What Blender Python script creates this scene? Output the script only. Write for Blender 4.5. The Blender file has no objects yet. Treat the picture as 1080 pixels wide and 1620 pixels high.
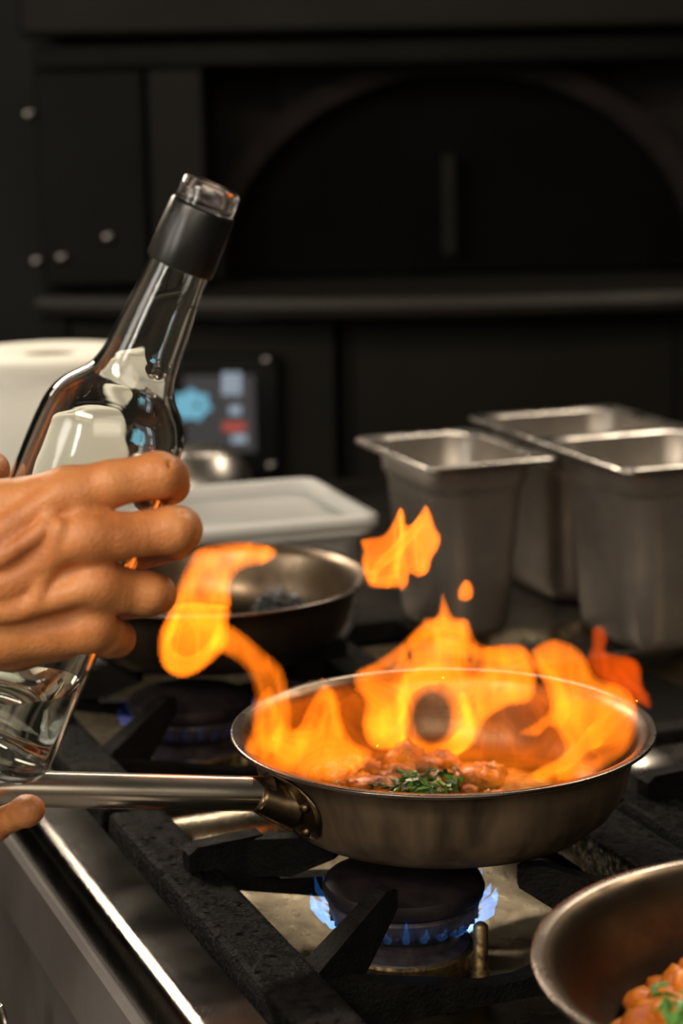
import bpy, bmesh, math, random
import numpy as np
from mathutils import Vector, Matrix
sc = bpy.context.scene
COL = sc.collection
rnd = random.Random(7)
rg = np.random.RandomState(5)

# ------------------------------------------------------------------ camera
FPX = 3300.0
PITCH, ROLL, CAMZ = math.radians(11.6), math.radians(1.0), 0.405
_F = np.array([0, math.cos(PITCH), -math.sin(PITCH)])
_U0 = np.array([0, math.sin(PITCH), math.cos(PITCH)]); _R0 = np.array([1.0, 0, 0])
_R = _R0*math.cos(ROLL) - _U0*math.sin(ROLL)
_U = _U0*math.cos(ROLL) + _R0*math.sin(ROLL)
_C = np.array([0, 0, CAMZ])
cd = bpy.data.cameras.new('camera'); cam = bpy.data.objects.new('camera', cd); COL.objects.link(cam)
cd.sensor_fit = 'VERTICAL'; cd.sensor_height = 36; cd.lens = FPX/1620*36
cd.dof.use_dof = True; cd.dof.focus_distance = 1.07; cd.dof.aperture_fstop = 7.0
cd.clip_start = 0.05
cam.matrix_world = Matrix([[_R[0], _U[0], -_F[0], 0], [_R[1], _U[1], -_F[1], 0], [_R[2], _U[2], -_F[2], CAMZ], [0, 0, 0, 1]])
sc.camera = cam

# ------------------------------------------------------------------ light, world, exposure
sc.view_settings.view_transform = 'Standard'; sc.view_settings.look = 'None'
sc.view_settings.exposure = 0.0; sc.view_settings.gamma = 1.0; sc.view_settings.use_curve_mapping = False
sc.cycles.use_denoising = True
sc.cycles.transparent_max_bounces = 64; sc.cycles.max_bounces = 14; sc.cycles.transmission_bounces = 12
sc.cycles.caustics_reflective = False; sc.cycles.caustics_refractive = False
sc.cycles.sample_clamp_indirect = 4.0
wd = bpy.data.worlds.new('world'); sc.world = wd; wd.use_nodes = True
wd.node_tree.nodes['Background'].inputs[0].default_value = (1.0, 0.88, 0.72, 1)
wd.node_tree.nodes['Background'].inputs[1].default_value = 0.035

def area(name, loc, aim, sx, sy, power, col):
    l = bpy.data.lights.new(name, 'AREA'); l.shape = 'RECTANGLE'; l.size = sx; l.size_y = sy
    l.energy = power; l.color = col
    o = bpy.data.objects.new(name, l); COL.objects.link(o); o.location = loc
    o.rotation_euler = (Vector(aim)-Vector(loc)).to_track_quat('-Z', 'Y').to_euler()
    return o
WARM = (1.0, 0.86, 0.68)
area('ceiling_light_over_range', (1.0, 2.0, 1.5), (0.15, 1.5, 0), 0.9, 0.14, 14, WARM)
area('ceiling_light_over_pass', (-.95, -0.1, 1.3), (-.1, 1.1, 0.1), 0.8, 0.2, 18, WARM)
area('ceiling_light_behind', (0.1, -0.9, 1.1), (0, 1.3, 0), 1.6, 0.9, 15, WARM)
for _y in (.235, 1.165): area('added_window_light', (-1.885, _y, .75), (0, _y+.4, .2), .86, .80, 13, (1.0, .95, .86))  # lamps of unseen windows, added for streaks on the bottle and side light
area('added_window_light', (-1.885, -1.1, .85), (-.1, 1.0, .25), .38, .90, 26, (1.0, .93, .82))  # added lamp, narrowed for a brighter streak on the bottle neck
_h = area('added_light_strip', (-0.85, 2.6, 0.90), (-0.12, 1.05, 0.0), 0.7, 0.04, 3, WARM); _h.data.spread = math.radians(70)  # added strip, aimed to put a highlight along the front ledge
_h = area('added_light_strip', (.45, 2.55, 1.25), (0.1, 1.3, 0.0), 1.3, 0.07, 2.4, WARM); _h.data.spread = math.radians(100)  # added strip that brightens the drip trays and container rims

# ------------------------------------------------------------------ coordinates
def ray(x, y): return _F + _R*(x-540)/FPX - _U*(y-810)/FPX
def onz(x, y, z):
    d = ray(x, y); return _C + d*((z-CAMZ)/d[2])
def ony(x, y, Y):
    d = ray(x, y); return _C + d*(Y/d[1])
A2 = np.array([.37, -.929]); B2 = np.array([.929, .37]); O2 = np.array([.034, 1.0655])   # range: a runs along its front, b to its back
def W(a, b, z):
    q = O2 + A2*a + B2*b; return np.array([q[0], q[1], z])
YAW = math.atan2(-.929, .37)          # direction of a in the world

# ------------------------------------------------------------------ materials
def newmat(name):
    m = bpy.data.materials.new(name); m.use_nodes = True
    nt = m.node_tree; return m, nt, nt.nodes['Principled BSDF']
def coords(nt, scale):
    tc = nt.nodes.new('ShaderNodeTexCoord'); mp = nt.nodes.new('ShaderNodeMapping')
    mp.inputs['Scale'].default_value = scale
    nt.links.new(tc.outputs['Object'], mp.inputs['Vector']); return mp.outputs['Vector']
def noise(nt, scale=10, detail=5, rough=.55, vec=None, dist=0):
    n = nt.nodes.new('ShaderNodeTexNoise'); n.inputs['Scale'].default_value = scale
    n.inputs['Detail'].default_value = detail; n.inputs['Roughness'].default_value = rough
    n.inputs['Distortion'].default_value = dist
    if vec: nt.links.new(vec, n.inputs['Vector'])
    return n.outputs['Fac']
def ramp(nt, fac, stops):
    r = nt.nodes.new('ShaderNodeValToRGB'); e = r.color_ramp.elements
    while len(e) < len(stops): e.new(0.5)
    for k, (p, c) in enumerate(stops):
        e[k].position = p; e[k].color = (*c, 1) if len(c) == 3 else c
    nt.links.new(fac, r.inputs['Fac']); return r.outputs['Color']
def bump(nt, bsdf, h, strength=.3, dist=.001):
    b = nt.nodes.new('ShaderNodeBump'); b.inputs['Strength'].default_value = strength; b.inputs['Distance'].default_value = dist
    nt.links.new(h, b.inputs['Height']); nt.links.new(b.outputs['Normal'], bsdf.inputs['Normal'])
def g3(v): return (v, v, v)
def mat(name, c1, c2=None, rough=.5, r2=None, metal=0, scale=(20, 20, 20), ns=1.0, detail=5, bs=0, bd=.001, bscale=None, coat=0, spec=.5, lo=.35, hi=.65, dist=0):
    m, nt, p = newmat(name)
    p.inputs['Metallic'].default_value = metal; p.inputs['Roughness'].default_value = rough
    p.inputs['Base Color'].default_value = (*c1, 1); p.inputs['Coat Weight'].default_value = coat
    p.inputs['Specular IOR Level'].default_value = spec
    v = coords(nt, scale); f = noise(nt, ns, detail, .6, v, dist)
    if c2: nt.links.new(ramp(nt, f, [(lo, c1), (hi, c2)]), p.inputs['Base Color'])
    if r2 is not None: nt.links.new(ramp(nt, f, [(lo, g3(rough)), (hi, g3(r2))]), p.inputs['Roughness'])
    if bs:
        h = noise(nt, 1.0, 6, .6, coords(nt, bscale or scale)); bump(nt, p, h, bs, bd)
    return m
M = {}
M['steel'] = mat('brushed_steel', (.50, .47, .43), (.36, .33, .30), .22, .38, 1, (30, 30, 30), 1, bs=.12, bd=.0004, bscale=(60, 60, 900))
M['steel_wall'] = mat('container_steel', (.46, .41, .36), (.30, .27, .235), .34, .46, .8, (14, 14, 14), 1, bs=.15, bd=.0006, bscale=(300, 300, 12))
M['fascia'] = mat('fascia_steel', (.19, .172, .165), (.15, .136, .13), .45, .55, .25, (14, 14, 14), 1, bs=.1)
M['steel_worn'] = mat('worn_steel', (.15, .136, .12), (.10, .09, .08), .12, .20, 1, (26, 26, 26), 1, bs=.2, bd=.0005, bscale=(900, 90, 90))
M['steel_drip'] = mat('drip_steel', (.25, .21, .14), (.09, .068, .042), .22, .42, 1, (30, 30, 30), 1, bs=.4, bd=.002, bscale=(90, 30, 60), lo=.3, hi=.72, dist=1.5)
M['worktop'] = mat('worktop_steel', (.15, .138, .125), (.09, .083, .075), .32, .5, 1, (12, 12, 12), 1, bs=.1, bd=.0005)
M['pan_out'] = mat('heat_stained_pan_steel', (.30, .21, .13), (.085, .06, .04), .38, .52, .55, (34, 34, 6), 1, detail=3, bs=.1, bd=.0004, bscale=(30, 30, 700), lo=.38, hi=.66)
M['pan_out_dark'] = mat('blackened_pan_steel', (.075, .055, .038), (.025, .019, .014), .34, .5, .6, (34, 34, 6), 1, detail=3)
M['pan_in'] = mat('pan_inner_steel', (.13, .09, .055), (.05, .035, .022), .28, .44, 1, (22, 22, 22), 1, bs=.2, bd=.0004, bscale=(60, 60, 900))
M['pan_in_dark'] = mat('burnt_pan_inner_steel', (.22, .16, .105), (.09, .065, .045), .28, .5, 1, (22, 22, 22), 1, bs=.2, bd=.0006)
M['rim'] = mat('polished_rim_steel', (.24, .20, .165), (.14, .115, .095), .22, .36, 1, (30, 30, 30), 1)
M['handle'] = mat('polished_handle_steel', (.82, .75, .64), (.68, .61, .51), .17, .27, 1, (8, 60, 60), 1)
M['bracket'] = mat('brassy_bracket_steel', (.34, .25, .14), (.12, .085, .05), .2, .4, 1, (60, 60, 60), 1)
M['iron'] = mat('cast_iron', (.007, .0065, .006), (.012, .011, .010), .5, .7, 0, (90, 90, 90), 1, bs=.9, bd=.0016, bscale=(420, 420, 420), spec=.08)
M['iron_greasy'] = mat('greasy_cast_iron', (.004, .0037, .0036), (.009, .0083, .0076), .22, .7, 0, (170, 170, 170), 1, bs=1.0, bd=.007, bscale=(420, 420, 420), spec=.10)
M['burner_cap'] = mat('blackened_burner_cap', (.007, .006, .010), (.018, .010, .011), .5, .7, .2, (50, 50, 50), 1, bs=.3, bd=.0008)
M['burner_body'] = mat('sooty_burner_steel', (.11, .095, .10), (.05, .042, .045), .5, .65, .6, (120, 120, 120), 1, bs=.4, bd=.0008)
M['brass'] = mat('burnt_brass', (.30, .21, .09), (.05, .035, .02), .38, .6, .9, (160, 160, 160), 1, bs=.6, bd=.001)
M['hole'] = mat('port_black', (.004, .004, .005), rough=.8)
M['oven_dark'] = mat('black_door_steel', (.0022, .0018, .0013), (.0016, .0013, .001), .6, .7, 0, (5, 5, 5), 1, spec=.06)
M['oven'] = mat('black_painted_steel', (.0035, .003, .0022), (.0028, .0024, .0018), .5, .6, 0, (5, 5, 5), 1, bs=.05, spec=.12)
M['oven_light'] = mat('charcoal_painted_steel', (.0085, .0078, .006), (.007, .0064, .005), .45, .55, 0, (5, 5, 5), 1, bs=.05, spec=.12)
M['oven_deep'] = mat('sooty_oven_interior', (.010, .0085, .007), (.018, .013, .010), .75, .9, 0, (6, 6, 6), 1)
M['soot_red'] = mat('oven_inner_clay', (.012, .0035, .002), (.005, .0025, .002), .85, .95, 0, (12, 12, 12), 1)
M['oven_lower'] = mat('charcoal_lower_panel', (.016, .0145, .011), (.013, .0118, .009), .5, .6, 0, (5, 5, 5), 1, spec=.12)
M['ledge'] = mat('greyed_oven_ledge', (.035, .031, .027), (.02, .018, .016), .35, .5, .3, (8, 8, 8), 1)
M['screw'] = mat('screw_steel', (.30, .28, .27), rough=.25, metal=1)
M['bezel'] = mat('glossy_black_bezel', (.006, .006, .006), rough=.25)
M['paper'] = mat('paper_towel', (.90, .88, .79), (.86, .84, .75), .9, None, 0, (14, 14, 14), 1, bs=.5, bd=.002, bscale=(160, 160, 160))
M['cardboard'] = mat('cardboard_core', (.30, .25, .15), (.24, .19, .11), .9, None, 0, (30, 30, 30), 1)
M['rubber'] = mat('matte_black_sleeve', (.006, .006, .006), (.009, .009, .009), .26, .32, 0, (30, 30, 30), 1)
M['knob'] = mat('black_knob_plastic', (.012, .012, .012), rough=.3)
M['floor'] = mat('dark_floor_tile', (.24, .22, .20), (.18, .165, .15), .5, .7, 0, (3, 3, 3), 1)
M['wall'] = mat('dark_kitchen_wall', (.012, .012, .010), (.016, .015, .012), .7, .8, 0, (3, 3, 3), 1)
M['wall_light'] = mat('cream_kitchen_wall', (.55, .51, .44), (.50, .46, .40), .5, .6, 0, (2, 2, 2), 1)
M['char'] = mat('charred_food', (.004, .004, .0045), (.012, .011, .012), .2, .4, 0, (120, 120, 120), 1, bs=1.0, bd=.004, bscale=(240, 240, 240), spec=.8)

def skinmat():
    m, nt, p = newmat('skin')
    v = coords(nt, (1, 1, 1))
    f = noise(nt, 38, 4, .6, v)
    c = ramp(nt, f, [(.28, (.42, .135, .040)), (.5, (.58, .215, .068)), (.72, (.68, .29, .10))])
    nt.links.new(c, p.inputs['Base Color'])
    p.inputs['Subsurface Weight'].default_value = .12
    p.inputs['Subsurface Radius'].default_value = (.008, .003, .0015); p.inputs['Subsurface Scale'].default_value = .6
    p.inputs['Roughness'].default_value = .5
    vo = nt.nodes.new('ShaderNodeTexVoronoi'); vo.inputs['Scale'].default_value = 620
    nt.links.new(v, vo.inputs['Vector'])
    a = nt.nodes.new('ShaderNodeMath'); a.operation = 'MULTIPLY_ADD'; a.inputs[1].default_value = .5
    nt.links.new(vo.outputs['Distance'], a.inputs[0]); nt.links.new(noise(nt, 130, 5, .6, v), a.inputs[2])
    bump(nt, p, a.outputs[0], .35, .0012)
    return m
M['skin'] = skinmat()
def glassmat(name, col, rough=0.0, ior=1.5, w=1.0):
    m, nt, p = newmat(name)
    p.inputs['Base Color'].default_value = (*col, 1); p.inputs['Roughness'].default_value = rough
    p.inputs['IOR'].default_value = ior; p.inputs['Transmission Weight'].default_value = w
    return m
M['glass'] = glassmat('clear_glass', (.97, .98, .95))
M['liquor'] = glassmat('clear_spirit', (.95, .97, .90), 0, 1.34)
M['stopper'] = glassmat('clear_pourer_plastic', (.95, .9, .9), .12, 1.45)
def tubmat():
    m, nt, p = newmat('milky_plastic')
    p.inputs['Base Color'].default_value = (.86, .86, .84, 1); p.inputs['Roughness'].default_value = .35
    t = nt.nodes.new('ShaderNodeBsdfTranslucent'); x = nt.nodes.new('ShaderNodeMixShader'); x.inputs[0].default_value = .3
    f = noise(nt, 1, 3, .5, coords(nt, (20, 20, 20))); c = ramp(nt, f, [(.3, (.86, .86, .84)), (.7, (.78, .78, .76))])
    nt.links.new(c, t.inputs['Color']); nt.links.new(p.outputs[0], x.inputs[1]); nt.links.new(t.outputs[0], x.inputs[2])
    nt.links.new(x.outputs[0], nt.nodes['Material Output'].inputs['Surface'])
    return m
M['tub'] = tubmat()
def emis(name, col, s):
    m, nt, p = newmat(name)
    p.inputs['Base Color'].default_value = (0.01, .01, .01, 1)
    p.inputs['Emission Color'].default_value = (*col, 1); p.inputs['Emission Strength'].default_value = s
    p.inputs['Roughness'].default_value = .3
    return m
M['screen'] = emis('lit_screen', (.045, .042, .042), 1)
M['scr_blue'] = emis('screen_blue', (.16, .42, .55), 1)
M['scr_white'] = emis('screen_white', (.30, .36, .42), 1)
M['scr_red'] = emis('screen_red', (.40, .07, .05), 1)
def flamemat(name, rgb, strength):
    m = bpy.data.materials.new(name); m.use_nodes = True; nt = m.node_tree; nt.nodes.clear()
    o = nt.nodes.new('ShaderNodeOutputMaterial'); e = nt.nodes.new('ShaderNodeEmission')
    e.inputs['Color'].default_value = (*rgb, 1); e.inputs['Strength'].default_value = strength
    nt.links.new(e.outputs[0], o.inputs['Volume']); return m
M['flame'] = flamemat('orange_flame', (1.0, .19, .006), 118)
M['flame_red'] = flamemat('red_orange_flame', (1.0, .10, .002), 60)
M['gas'] = flamemat('blue_gas_flame', (.05, .30, 1.0), 3)
M['gas_dim'] = flamemat('dim_blue_gas_flame', (.06, .12, .6), 1.2)
def foodmat(name, cols, scale, rough=.22, bd=.003):
    m, nt, p = newmat(name)
    f = noise(nt, 1, 5, .65, coords(nt, (scale,)*3))
    n = len(cols); nt.links.new(ramp(nt, f, [(.3+.4*k/(n-1), c) for k, c in enumerate(cols)]), p.inputs['Base Color'])
    p.inputs['Roughness'].default_value = rough; p.inputs['Subsurface Weight'].default_value = .05
    p.inputs['Subsurface Scale'].default_value = .003
    p.inputs['Coat Weight'].default_value = .12; p.inputs['Coat Roughness'].default_value = .15
    bump(nt, p, noise(nt, 1, 6, .65, coords(nt, (scale*2.5,)*3)), .9, bd)
    return m
M['meat'] = foodmat('seared_meat', [(.13, .035, .003), (.50, .20, .012), (.85, .50, .06)], 90, .16, .004)
M['carrot'] = foodmat('orange_carrot', [(.55, .12, .006), (.78, .22, .010), (.86, .40, .05)], 60, .38, .0015)
M['tomato'] = foodmat('stewed_tomato', [(.48, .08, .008), (.66, .17, .015), (.78, .30, .04)], 80, .25, .002)
M['sauce'] = foodmat('oily_orange_sauce', [(.34, .15, .015), (.55, .30, .04), (.66, .44, .09)], 120, .15, .003)
M['herb'] = mat('green_herb_leaf', (.035, .15, .012), (.10, .30, .03), .4, None, 0, (120, 120, 120), 1)
M['herb_dark'] = mat('dark_herb_leaf', (.012, .05, .008), (.03, .11, .015), .45, None, 0, (120, 120, 120), 1)

# ------------------------------------------------------------------ mesh helpers
def wloc(o):
    v = Vector((0, 0, 0))
    while o: v = v + o.location; o = o.parent
    return v
def link(o, parent=None):
    COL.objects.link(o)
    if parent: o.parent = parent
    return o
def obj(name, verts, faces, m, parent=None, smooth=True, origin=None, mats=None, fm=None):
    """one mesh object; verts are world coordinates"""
    org = np.array(wloc(parent)) if parent else (np.array(origin) if origin is not None else np.zeros(3))
    v = np.asarray(verts, float) - org
    me = bpy.data.meshes.new(name); me.from_pydata(v.tolist(), [], [list(map(int, f)) for f in faces])
    if mats:
        for q in mats: me.materials.append(q)
        if fm is not None: me.polygons.foreach_set('material_index', fm)
    else: me.materials.append(m)
    if smooth: me.polygons.foreach_set('use_smooth', [True]*len(me.polygons))
    me.update()
    o = bpy.data.objects.new(name, me)
    if not parent: o.location = org
    link(o, parent)
    if smooth is True or smooth == 1:
        pass
    return o
def sharp(o, deg=35):
    me = o.data
    try: me.set_sharp_from_angle(angle=math.radians(deg))
    except Exception: pass
    return o
def tag(o, label=None, cat=None, group=None, kind=None):
    if label: o['label'] = label
    if cat: o['category'] = cat
    if group: o['group'] = group
    if kind: o['kind'] = kind
    return o
def thing(name, label, cat, loc, group=None):
    o = bpy.data.objects.new(name, None); o.empty_display_size = .02; o.location = loc; link(o)
    return tag(o, label, cat, group)
class MB:
    def __init__(s): s.v = []; s.f = []
    def add(s, v, f):
        n = len(s.v); s.v += [tuple(p) for p in v]; s.f += [[n+i for i in q] for q in f]; return s
    def obj(s, name, m, parent=None, smooth=False, origin=None): return obj(name, s.v, s.f, m, parent, smooth, origin)
def loft(loops, close_u=True, cap0=False, cap1=False):
    n = len(loops[0]); v = [p for L in loops for p in L]; f = []
    for i in range(len(loops)-1):
        for j in range(n if close_u else n-1):
            k = (j+1) % n
            f.append([i*n+j, i*n+k, (i+1)*n+k, (i+1)*n+j])
    if cap0: f.append(list(range(n))[::-1])
    if cap1: f.append([(len(loops)-1)*n+j for j in range(n)])
    return v, f
def lathe(prof, n=96, c=(0, 0, 0), cap0=True, cap1=True):
    loops = [[(c[0]+r*math.cos(2*math.pi*j/n), c[1]+r*math.sin(2*math.pi*j/n), c[2]+z) for j in range(n)] for r, z in prof]
    return loft(loops, True, cap0, cap1)
def smooth_prof(pts, sub=6):
    """Catmull-Rom through a 2-D or 3-D point list"""
    P = [np.array(p, float) for p in pts]; P = [2*P[0]-P[1]] + P + [2*P[-1]-P[-2]]; out = []
    for i in range(1, len(P)-2):
        for k in range(sub):
            t = k/sub
            out.append(.5*((2*P[i])+(-P[i-1]+P[i+1])*t+(2*P[i-1]-5*P[i]+4*P[i+1]-P[i+2])*t*t+(-P[i-1]+3*P[i]-3*P[i+1]+P[i+2])*t**3))
    out.append(P[-2]); return out
def tube(path, rad, n=20, flat=1.0, up=(0, 0, 1), caps=True):
    P = [np.array(p, float) for p in path]; loops = []
    for i, p in enumerate(P):
        t = P[min(i+1, len(P)-1)]-P[max(i-1, 0)]; t = t/np.linalg.norm(t)
        s = np.cross(t, up); s = s/np.linalg.norm(s); u = np.cross(s, t)
        r = rad[i] if hasattr(rad, '__len__') else rad
        loops.append([p+s*r*math.cos(2*math.pi*j/n)+u*r*flat*math.sin(2*math.pi*j/n) for j in range(n)])
    return loft(loops, True, caps, caps)
def boxpts(x0, x1, y0, y1, z0, z1, bev=0.0, tf=None):
    """bevelled box as verts/faces; tf maps local to world"""
    bm = bmesh.new(); bmesh.ops.create_cube(bm, size=1)
    for v in bm.verts: v.co = Vector((x0+(v.co.x+.5)*(x1-x0), y0+(v.co.y+.5)*(y1-y0), z0+(v.co.z+.5)*(z1-z0)))
    if bev: bmesh.ops.bevel(bm, geom=bm.edges[:], offset=bev, segments=2, profile=.5, affect='EDGES')
    bm.normal_update()
    v = [tf(*q.co) if tf else tuple(q.co) for q in bm.verts]; bm.verts.index_update(); f = [[q.index for q in p.verts] for p in bm.faces]
    bm.free(); return v, f
def prism(poly, z0, z1, tf=None):
    n = len(poly)
    v = [(x, y, z0) for x, y in poly]+[(x, y, z1) for x, y in poly]
    f = [list(range(n))[::-1], [n+i for i in range(n)]]+[[i, (i+1) % n, n+(i+1) % n, n+i] for i in range(n)]
    if tf: v = [tf(*p) for p in v]
    return v, f
def rrect(hx, hy, r, k=6):
    """rounded rectangle loop"""
    r = min(r, hx-1e-4, hy-1e-4); out = []
    for cx, cy, a0 in ((hx-r, hy-r, 0), (-hx+r, hy-r, 90), (-hx+r, -hy+r, 180), (hx-r, -hy+r, 270)):
        for i in range(k+1):
            a = math.radians(a0+90*i/k); out.append((cx+r*math.cos(a), cy+r*math.sin(a)))
    return out
def copy_tree(o, parent=None):
    c = o.copy(); COL.objects.link(c)
    if parent: c.parent = parent
    for ch in list(o.children): copy_tree(ch, c)
    return c

# signed distance modelling: round cones blended together, meshed by surface nets
def sdf_cones(cones, h, k=.005, pad=.012, cuts=(), post=None):
    P = np.array([c[0] for c in cones]+[c[1] for c in cones]); R = max(max(c[2], c[3]) for c in cones)
    lo = P.min(0)-R-pad; n = np.ceil((P.max(0)+R+pad-lo)/h).astype(int)+1
    S = np.full(n, .05, np.float32)
    ax = [lo[i]+h*np.arange(n[i]) for i in range(3)]
    def region(a, b, r, m):
        l = np.minimum(a, b)-r-m; u = np.maximum(a, b)+r+m
        i0 = np.clip(((l-lo)/h).astype(int), 0, n-1); i1 = np.clip(((u-lo)/h).astype(int)+2, 1, n)
        sl = tuple(slice(i0[i], i1[i]) for i in range(3))
        g = np.meshgrid(*[ax[i][sl[i]] for i in range(3)], indexing='ij'); return sl, g
    def dcone(g, a, b, ra, rb):
        d = b-a; L = float(d@d)+1e-12
        t = np.clip(((g[0]-a[0])*d[0]+(g[1]-a[1])*d[1]+(g[2]-a[2])*d[2])/L, 0, 1)
        q = np.sqrt((g[0]-a[0]-t*d[0])**2+(g[1]-a[1]-t*d[1])**2+(g[2]-a[2]-t*d[2])**2)
        return q-(ra+(rb-ra)*t)
    for c in cones:
        a, b, ra, rb = np.array(c[0], float), np.array(c[1], float), c[2], c[3]; kk = c[4] if len(c) > 4 else k
        sl, g = region(a, b, max(ra, rb), .02); d = dcone(g, a, b, ra, rb); s = S[sl]
        hh = np.clip(.5+.5*(s-d)/kk, 0, 1); S[sl] = s*(1-hh)+d*hh-kk*hh*(1-hh)
    for c in cuts:
        a, b, ra, rb, kk = np.array(c[0], float), np.array(c[1], float), c[2], c[3], c[4]
        sl, g = region(a, b, max(ra, rb), .01); d = -dcone(g, a, b, ra, rb); s = S[sl]
        hh = np.clip(.5-.5*(s-d)/kk, 0, 1); S[sl] = s*(1-hh)+d*hh+kk*hh*(1-hh)
    return surface_nets(S, lo, h)
def surface_nets(S, lo, h):
    ins = S < 0; nx, ny, nz = S.shape
    acc = np.zeros((nx-1, ny-1, nz-1, 3)); cnt = np.zeros((nx-1, ny-1, nz-1))
    for ax in range(3):
        o1, o2 = [q for q in range(3) if q != ax]
        s0 = [slice(None)]*3; s1 = [slice(None)]*3; s0[ax] = slice(0, -1); s1[ax] = slice(1, None)
        a, b = S[tuple(s0)], S[tuple(s1)]; ch = (a < 0) != (b < 0)
        t = np.where(ch, a/np.where(ch, a-b, 1), 0)
        for d1 in (0, 1):
            for d2 in (0, 1):
                sl = [slice(None)]*3
                sl[o1] = slice(d1, S.shape[o1]-1+d1); sl[o2] = slice(d2, S.shape[o2]-1+d2)
                c = ch[tuple(sl)]; tt = t[tuple(sl)]
                acc[..., ax] += np.where(c, tt, 0); acc[..., o1] += c*d1; acc[..., o2] += c*d2; cnt += c
    m = cnt > 0; idx = np.full(m.shape, -1, np.int64); idx[m] = np.arange(m.sum())
    I = np.argwhere(m); V = lo+h*(I+acc[m]/cnt[m][:, None]); F = []
    for ax in range(3):
        o1, o2 = (ax+1) % 3, (ax+2) % 3
        s0 = [slice(1, -1)]*3; s1 = [slice(1, -1)]*3; s0[ax] = slice(0, -1); s1[ax] = slice(1, None)
        a, b = ins[tuple(s0)], ins[tuple(s1)]; e = np.argwhere(a != b); f = a[a != b]
        off = [1, 1, 1]; off[ax] = 0; e = e+np.array(off)
        def cell(d1, d2):
            q = e.copy(); q[:, o1] -= d1; q[:, o2] -= d2; return idx[q[:, 0], q[:, 1], q[:, 2]]
        q = np.stack([cell(1, 1), cell(0, 1), cell(0, 0), cell(1, 0)], 1); q[~f] = q[~f][:, ::-1]; F.append(q)
    return V, np.concatenate(F)

# value noise for geometry
def vnoise2(x, y, seed):
    r = np.random.RandomState(seed).rand(64, 64)
    xi = np.floor(x).astype(int); yi = np.floor(y).astype(int); fx = x-xi; fy = y-yi
    fx = fx*fx*(3-2*fx); fy = fy*fy*(3-2*fy); g = lambda i, j: r[i % 64, j % 64]
    return (g(xi, yi)*(1-fx)+g(xi+1, yi)*fx)*(1-fy)+(g(xi, yi+1)*(1-fx)+g(xi+1, yi+1)*fx)*fy

# ------------------------------------------------------------------ the room
v, f = boxpts(-4, 4, -2.5, 4.2, -.98, -.93); tag(obj('floor', v, f, M['floor'], smooth=False), kind='structure')
v, f = boxpts(-4, 4, 3.95, 4.1, -.93, 2.2); tag(obj('wall_back', v, f, M['wall'], smooth=False), kind='structure')
v, f = boxpts(-2.0, -1.9, -2.5, 2.6, -.93, 2.2); tag(obj('wall_left', v, f, M['wall_light'], smooth=False), kind='structure')
v, f = boxpts(-2.0, 4, -2.6, -2.5, -.93, 2.2); tag(obj('wall_front', v, f, M['wall_light'], smooth=False), kind='structure')
wf = MB()  # frames of unseen windows, added around the bottle-streak lamps
for q in ((-1.60, -.60, .34, .38), (-1.60, -.60, 1.32, 1.36), (-1.60, -1.56, .38, 1.32), (-.64, -.60, .38, 1.32)): wf.add(*boxpts(-1.9, -1.87, *q, .003))
tag(wf.obj('added_window_2', M['wall_light'], None, False, origin=(-1.9, -1.1, .34)), kind='structure'); wf = MB()
for q in ((-.25, 1.65, .30, .34), (-.25, 1.65, 1.16, 1.20), (-.25, -.21, .34, 1.16), (1.61, 1.65, .34, 1.16), (.68, .72, .34, 1.16)):
    wf.add(*boxpts(-1.9, -1.87, *q, .003))
tag(wf.obj('added_window_1', M['wall_light'], None, False, origin=(-1.9, .7, .3)), kind='structure')

# ------------------------------------------------------------------ pizza oven (far)
OY = 2.9
def oX(px, py=300): return ony(px, py, OY)[0]
def oZ(py, px=540): return ony(px, py, OY)[2]
ov = thing('pizza_oven', 'large black deck pizza oven with an arched mouth behind the range', 'oven', (0.05, OY, -.93))
def ob(name, x0, x1, y0, y1, d0, d1, m, bev=.004, par=None):
    """box given by photo extents on the oven's face; d0..d1 is depth behind (+) / proud of (-) the face"""
    v, f = boxpts(oX(x0), oX(x1), OY+d0, OY+d1, oZ(y1), oZ(y0), bev); return obj(name, v, f, m, par or ov, False)
ob('cabinet_body', 48, 1500, -600, 1760, .30, .95, M['oven'])
ob('header_panel', 48, 1500, -500, 52, -.05, .30, M['oven_light'], .008)
ob('lintel_panel', 60, 1500, 62, 102, .0, .30, M['oven'])
ob('side_panel', 60, 232, 104, 446, .0, .30, M['oven'])
ob('mouth_post', 240, 326, 104, 446, -.02, .30, M['oven_light'])
# mouth lining and arched door
ob('mouth_lining', 326, 1500, 102, 452, .24, .30, M['oven_deep'], .001)
cx, cz = oX(735), oZ(450); rx, rz = oX(735+395)-oX(735), (oZ(118)-oZ(450))
poly = [(cx+rx*math.cos(t), cz+rz*math.sin(t)) for t in np.linspace(0, math.pi, 40)]
v, f = prism(poly, 0, .03, lambda x, z, y: (x, OY+.19+y, z)); obj('arched_door', v, f, M['oven_dark'], ov, False)
outer = [(cx+(rx+.03)*math.cos(t), cz+(rz+.03)*math.sin(t)) for t in np.linspace(0, math.pi, 40)]
L = []
for yy in (.12, .19):
    L.append([(x, OY+yy, z) for x, z in outer])
for yy in (.19, .12):
    L.append([(x, OY+yy, z) for x, z in poly])
L.append(L[0]); v, f = loft(L, close_u=False); obj('arch_surround', v, f, M['soot_red'], ov, False)
ob('door_handle', 706, 732, 250, 422, .13, .15, M['oven_light'], .005)
ob('door_handle_mount', 712, 726, 270, 290, .15, .19, M['oven']); ob('door_handle_mount', 712, 726, 390, 410, .15, .19, M['oven'])
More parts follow.
